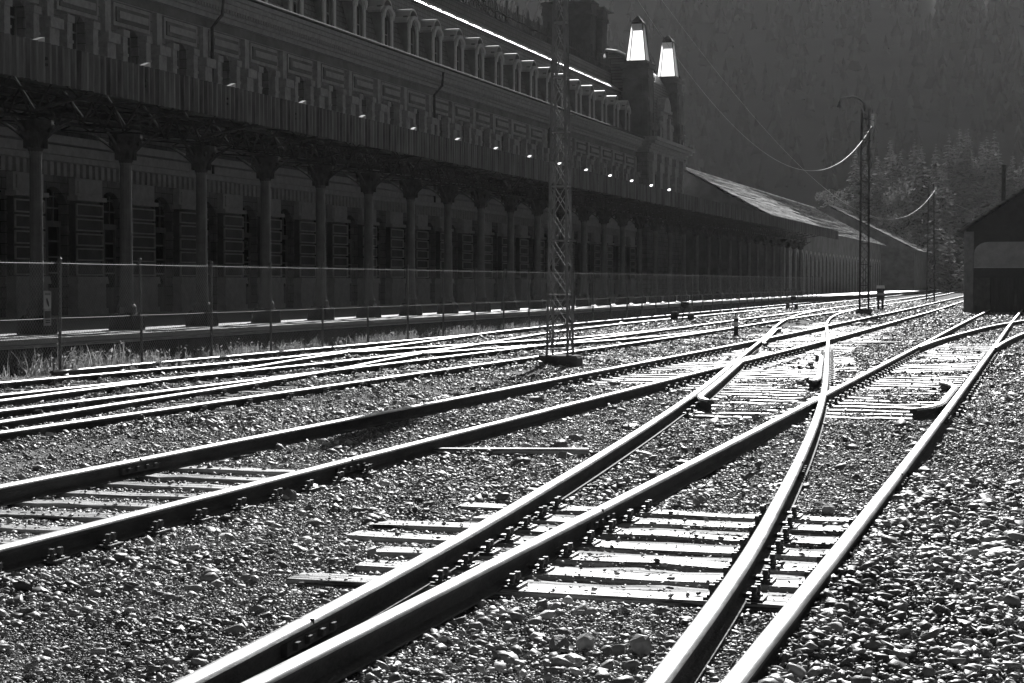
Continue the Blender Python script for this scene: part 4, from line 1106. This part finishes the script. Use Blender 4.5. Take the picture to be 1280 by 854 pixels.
# rounded pale transom panels over the doors, lintel, posts
for (a0, a1) in ((X0 + .52, X0 + 5.6), (X0 + 6.2, X1 - .3)):
    q = MB(); rr = .75; pp = [(a0, 2.42)] + [(a0 + rr - rr * math.cos(t), 3.15 + rr * .8 * math.sin(t)) for t in np.linspace(0, math.pi / 2, 6)] + [(a1 - rr + rr * math.sin(t), 3.15 + rr * .8 * math.cos(t)) for t in np.linspace(0, math.pi / 2, 6)] + [(a1, 2.42)]
    q.rings([[(x, .02, z) for x, z in pp], [(x, .19, z) for x, z in pp]]); q.build('transom_panel', noise_mat('stained_panel', .28, .5, 1.5, .8, .3, 10), sh)
    q = MB(); q.box(a0, a1, -.06, .3, 1.85, 2.36); q.build('lintel', M['black'], sh)
    q = MB(); q.box(a0, a1, -.08, .28, 2.364, 2.415); q.build('lintel_flashing', M['zinc'], sh)
    q = MB(); q.box(a0, a0 + .85, .06, .32, -.05, 1.845); q.build('side_panel', noise_mat('peeling_boards', .05, .14, 3, .85, .4, 20), sh)
    q = MB(); x_ = a0 + .87
    while x_ < a1 - .2: q.box(x_, x_ + .19, .1 + random.uniform(0, .015), .16, -.02, 1.84); x_ += .2
    o = q.build('plank_door', noise_mat('tarred_planks', .03, .09, 4, .8, .4, 30, stretch=(2, 1, .2)), sh)
    q = MB(); q.box(a0 + 2.1, a0 + 2.2, .05, .097, .35, .95); q.build('door_handle', M['iron_grey'], o)
q = MB(); tz = .12; ov = .45
for sgn, xe in ((-1, X0), (1, X1)):
    e = xe + sgn * ov; ze = zw - .12 - ov * (zr - zw) / abs(xe); xi = sgn * .001
    q.add([(xi, -.3, zr), (e, -.3, ze), (e, LEN + .3, ze), (xi, LEN + .3, zr), (xi, -.3, zr + tz), (e, -.3, ze + tz), (e, LEN + .3, ze + tz), (xi, LEN + .3, zr + tz)],
          [(0, 1, 2, 3), (7, 6, 5, 4), (4, 5, 1, 0), (1, 5, 6, 2), (3, 2, 6, 7)])
o = q.build('roof', M['slate'], sh)
q = MB(); q.tube([(-4.3, 6, 5.4), (-4.3, 6, 8.1)], .12, 10); q.lathe([(.15, 0), (.15, .1), (.1, .14)], 10, c=(-4.3, 6, 8.1)); q.build('flue_pipe', M['iron'], o)

# ------------------------------------------------------------------ goods warehouse beyond the station, and one more roof behind it
def warehouse(name, label, s0, s1, dr_, de, zr_, ze, arches=True, roofm='slate'):
    root = thing(name, label, 'warehouse', s0, dr_, .0); Ln = s1 - s0; ww = de - dr_
    a = MB(); x1 = ww - .6; zw_ = ze + .25
    ops = [(y, 1.9, ZG - .1, 3.6, .9) for y in np.arange(2.2, Ln - 1.5, 3.13)] if arches else []
    wall_with_openings(a, 0, Ln, -.05, zw_, ops, .4, x1)
    pts = [(x1 - .4, 0), (x1 - .4, zw_), (0, zr_ - .2), (-x1, zw_), (-x1, 0)]
    for y0, y1 in ((.003, .4), (Ln - .4, Ln - .003)): a.rings([[(x, y0, z) for x, z in pts], [(x, y1, z) for x, z in pts]])
    a.box(-x1 - .3, -x1, 0, Ln, 0, zw_)
    a.build('wall', M['stone_dark'], root)
    if arches:
        t_ = MB()
        for (yc, w_, zb, zs, ar) in ops:
            K = 8
            for i in range(K):
                P_ = lambda t, r_: (yc - (w_ / 2 + r_) * math.cos(math.pi * t / K), zs + (ar + r_) * math.sin(math.pi * t / K))
                c4 = [P_(i, 0), P_(i + 1, 0), P_(i + 1, .22), P_(i, .22)]
                t_.add([(x1 + .06, y, z) for y, z in c4] + [(x1 + .003, y, z) for y, z in c4], [(0, 1, 2, 3), (0, 4, 5, 1), (2, 6, 7, 3)])
            for sg in (-1, 1): t_.box(x1 + .003, x1 + .06, yc + sg * (w_ / 2 + .11) - .11, yc + sg * (w_ / 2 + .11) + .11, ZG, zs)
        t_.build('arch_surround', M['stone_light'], root)
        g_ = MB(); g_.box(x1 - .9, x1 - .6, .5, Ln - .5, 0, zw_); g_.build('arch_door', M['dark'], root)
    r_ = MB(); sl = (zr_ - ze) / ww; th = .1
    # slates laid in courses, each lapping the next
    nC = 26
    for sg in (1, -1):
        for k in range(nC):
            xa, xb = ww * k / nC, ww * (k + 1) / nC + .05; za, zb = zr_ - sl * xa, zr_ - sl * xb
            cuts = [-.35 + random.uniform(-.3, .3)]
            while cuts[-1] < Ln - 9: cuts.append(cuts[-1] + random.uniform(5, 14))
            cuts.append(Ln + .35 + random.uniform(-.2, .2))
            for y0, y1 in zip(cuts[:-1], cuts[1:]):
                lf = (.045 if (y0 + y1) / 2 < Ln * .42 else .085) + random.uniform(-.02, .025)
                v = [(sg * xa, y0, za - .02), (sg * xb, y0, zb + lf), (sg * xb, y1, zb + lf + random.uniform(-.01, .01)), (sg * xa, y1, za - .02)]
                v += [(p[0], p[1], p[2] - .06) for p in v]
                f_ = [(0, 1, 2, 3), (7, 6, 5, 4), (4, 5, 1, 0), (1, 5, 6, 2), (3, 2, 6, 7)]
                r_.add(v, f_ if sg > 0 else [q_[::-1] for q_ in f_])
    r_.tube([(0, -.4, zr_ + .02), (0, Ln + .4, zr_ + .02)], .12, 8)
    r_.build('roof', M[roofm], root)
M['slate_pale'] = noise_mat('weathered_roof_slabs', .12, .58, 1.2, .9, .8, 14, stretch=(2.2, .22, 2), contrast=(.35, .66), spec=.1)
warehouse('goods_warehouse', 'low warehouse with a sunlit slate roof and a row of arches beyond the station', 158, 250, -32.4, -22.6, 12.0, 6.7, True, 'slate_pale')
warehouse('goods_warehouse', 'dark gabled warehouse farther away, behind the sunlit roof', 254, 285, -31.0, -18.4, 12.6, 6.1, False, 'soot_unlit')  # roof colour darkened so the slope looks less lit

# ------------------------------------------------------------------ trees
def conifer(h, r_, seed, dens=1.0):
    rs = np.random.default_rng(seed); V = []; F = []
    n_ = int(34 * dens)
    for i in range(n_):
        t = (i + rs.uniform(0, 1)) / n_; z = h * (.08 + .9 * t); R_ = r_ * (1 - t) ** .8 * rs.uniform(.65, 1.2) + .12
        for k in range(int(5 + 4 * (1 - t))):
            a = rs.uniform(0, 2 * math.pi); L = R_ * rs.uniform(.6, 1.15); t0 = Vector((math.cos(a), math.sin(a), 0)); sd = Vector((-t0.y, t0.x, 0)); dr = rs.uniform(.12, .42) * L
            w_ = L * .3 + .12
            for j in range(3):
                u0, u1 = j / 3, (j + 1.25) / 3
                p0 = t0 * L * u0 + Vector((0, 0, z - dr * u0 ** 1.3)); p1 = t0 * L * u1 + Vector((0, 0, z - dr * u1 ** 1.3))
                o = len(V); j1 = Vector(rs.normal(0, .12, 3)) * w_; j2 = Vector(rs.normal(0, .2, 3)) * w_
                V += [p0, p0.lerp(p1, .6) + sd * w_ * (1 - .3 * u0) + j1 - Vector((0, 0, .15 * w_)), p1 + j2, p0.lerp(p1, .6) - sd * w_ * (1 - .3 * u0) - j1 - Vector((0, 0, .15 * w_))]
                F.append((o, o + 1, o + 2, o + 3))
    mb = MB(); mb.v = [tuple(p) for p in V]; mb.f = F; mb.mi = [0] * len(F); return mb
def broadleaf(h, r_, seed):
    rs = np.random.default_rng(seed); V = []; F = []
    cl = [(Vector((rs.normal(0, .42) * r_, rs.normal(0, .42) * r_, h * rs.uniform(.35, .92))), r_ * rs.uniform(.22, .42)) for _ in range(26)]
    for c, cr_ in cl:
        for _ in range(70):
            p = c + Vector(rs.normal(size=3)).normalized() * cr_ * rs.uniform(.6, 1.1); a = Vector(rs.normal(size=3)).normalized() * rs.uniform(.18, .34); b = Vector(rs.normal(size=3)).normalized() * rs.uniform(.18, .34)
            o = len(V); V += [p, p + a, p + a + b, p + b]; F.append((o, o + 1, o + 2, o + 3))
    mb = MB(); mb.v = [tuple(p) for p in V]; mb.f = F; mb.mi = [0] * len(F); return mb
def tree_proto(kind, h, r_, seed):
    root = bpy.data.objects.new('conifer_tree' if kind == 'c' else 'broadleaf_tree', None); C.objects.link(root)
    cm = conifer(h, r_, seed) if kind == 'c' else broadleaf(h, r_, seed)
    cm.build('crown', M['needles'] if kind == 'c' else M['leaves'], root)
    tm = MB(); tm.tube([(0, 0, -1.5), (0.03, 0, h * .4), (0, .03, h * .93)], .22, 7, r2=.03)
    if kind != 'c':
        for k in range(6):
            a = k * 1.1; tm.tube([(0, 0, h * .3 + .1 * k), (math.cos(a) * r_ * .35, math.sin(a) * r_ * .35, h * (.5 + .04 * k))], .1, 5, r2=.03)
    tm.build('trunk', M['bark'], root)
    return root
protos = [tree_proto('c', 14, 3.0, 1), tree_proto('c', 16, 2.9, 2), tree_proto('c', 12, 2.8, 3), tree_proto('c', 17, 3.4, 4), tree_proto('b', 12, 4.2, 5), tree_proto('b', 10, 3.8, 6)]
used = set()
def plant(ki, x, y, z, sc_, label, group):
    p = protos[ki]
    if ki in used:
        r_ = p.copy(); C.objects.link(r_)
        for ch in p.children: c = ch.copy(); C.objects.link(c); c.parent = r_
    else: r_ = p; used.add(ki)
    r_.location = (x, y, z); r_.rotation_euler = (0, 0, random.uniform(0, 6.28)); r_.scale = (sc_, sc_, sc_ * random.uniform(.9, 1.12))
    tag(r_, label, 'tree', group)
def px2x(px, y): return (px - 640) / 2200 * y
def ztop(py, y): return EYE + (353 - py) / 2200 * y
# row across the end of the valley, behind the far ground
for i in range(74):
    y = random.uniform(262, 330); px = random.uniform(1035, 1420); x = px2x(px, y); z = max(0, hill(x, y) - 1)
    if y < 285 and px < 1120: continue
    ki = random.choice([0, 1, 1, 3, 3, 2]) if px > 1130 else random.choice([4, 5, 4, 0])
    sc_ = random.uniform(.75, 1.0) * (1.0 if px > 1110 else .85)
    plant(ki, x, y, z, sc_, 'dark conifer in the dense row closing the end of the yard' if ki < 4 else 'round leafy tree in the dense row closing the end of the yard', 'conifers in the row closing the yard' if ki < 4 else 'leafy trees in the row closing the yard')
# lit clumps on the slope above
for (pxc, pyc, n_, spr) in [(1265, 225, 14, 26), (1232, 238, 9, 16), (1183, 200, 9, 20), (1148, 205, 5, 12), (1112, 238, 5, 12), (1130, 230, 5, 10), (1215, 205, 5, 12), (1085, 215, 2, 6), (1170, 255, 8, 30)]:
    for _ in range(n_):
        px = random.gauss(pxc, spr); y = 0
        for y in range(320, 700, 4):
            x = px2x(px, y); z = hill(x, y) - 1.2
            if z + 11 > ztop(pyc + random.uniform(-8, 14), y): break
        plant(random.choice([0, 1, 2, 3]), x, y, z, random.uniform(.65, 1.0), 'sunlit conifer standing clear on the mountainside above the row', 'sunlit conifers on the mountainside')
for p in protos:
    if protos.index(p) not in used:
        for c in list(p.children): bpy.data.objects.remove(c)
        bpy.data.objects.remove(p)
# the far wood: one mass
def far_wood():
    rs = np.random.default_rng(5); V = []; F = []
    for _ in range(5200):
        y = rs.uniform(335, 680); x = rs.uniform(-.36, .45) * y; z = hill(x, y) - 1.5
        if z < 2: continue
        h = rs.uniform(5, 9); r_ = h * rs.uniform(.16, .24)
        for lv in range(3):
            zb = z + h * (.1 + .28 * lv); zt = z + h * (.55 + .22 * lv); rr = r_ * (1 - .28 * lv); k = 6; o = len(V)
            for j in range(k):
                a = 6.283 * j / k + rs.uniform(-.3, .3); q = rr * rs.uniform(.6, 1.2); V.append((x + q * math.cos(a), y + q * math.sin(a), zb + rs.uniform(-.6, .6)))
            V.append((x, y, zt)); F += [(o + j, o + (j + 1) % k, o + k) for j in range(k)]
    mb = MB(); mb.v = V; mb.f = F; mb.mi = [0] * len(F)
    tag(mb.build('far_wood', M['wood_mass']), 'dense conifer wood covering the hazy mountainside', 'forest', kind='stuff')
far_wood()

# ------------------------------------------------------------------ air
def haze(density):
    mb = MB(); mb.box(-1400, 1400, -1400, 1400, -2.2, 460)
    m = bpy.data.materials.new('haze_air'); m.use_nodes = True; t = m.node_tree; t.nodes.clear()
    v = t.nodes.new('ShaderNodeVolumePrincipled'); v.inputs['Color'].default_value = g(.95); v.inputs['Density'].default_value = density; v.inputs['Anisotropy'].default_value = .55
    o = t.nodes.new('ShaderNodeOutputMaterial'); t.links.new(v.outputs[0], o.inputs['Volume'])
    tag(mb.build('haze', m), 'thin bright haze hanging in the valley air', 'haze', kind='stuff')
haze(.000055)
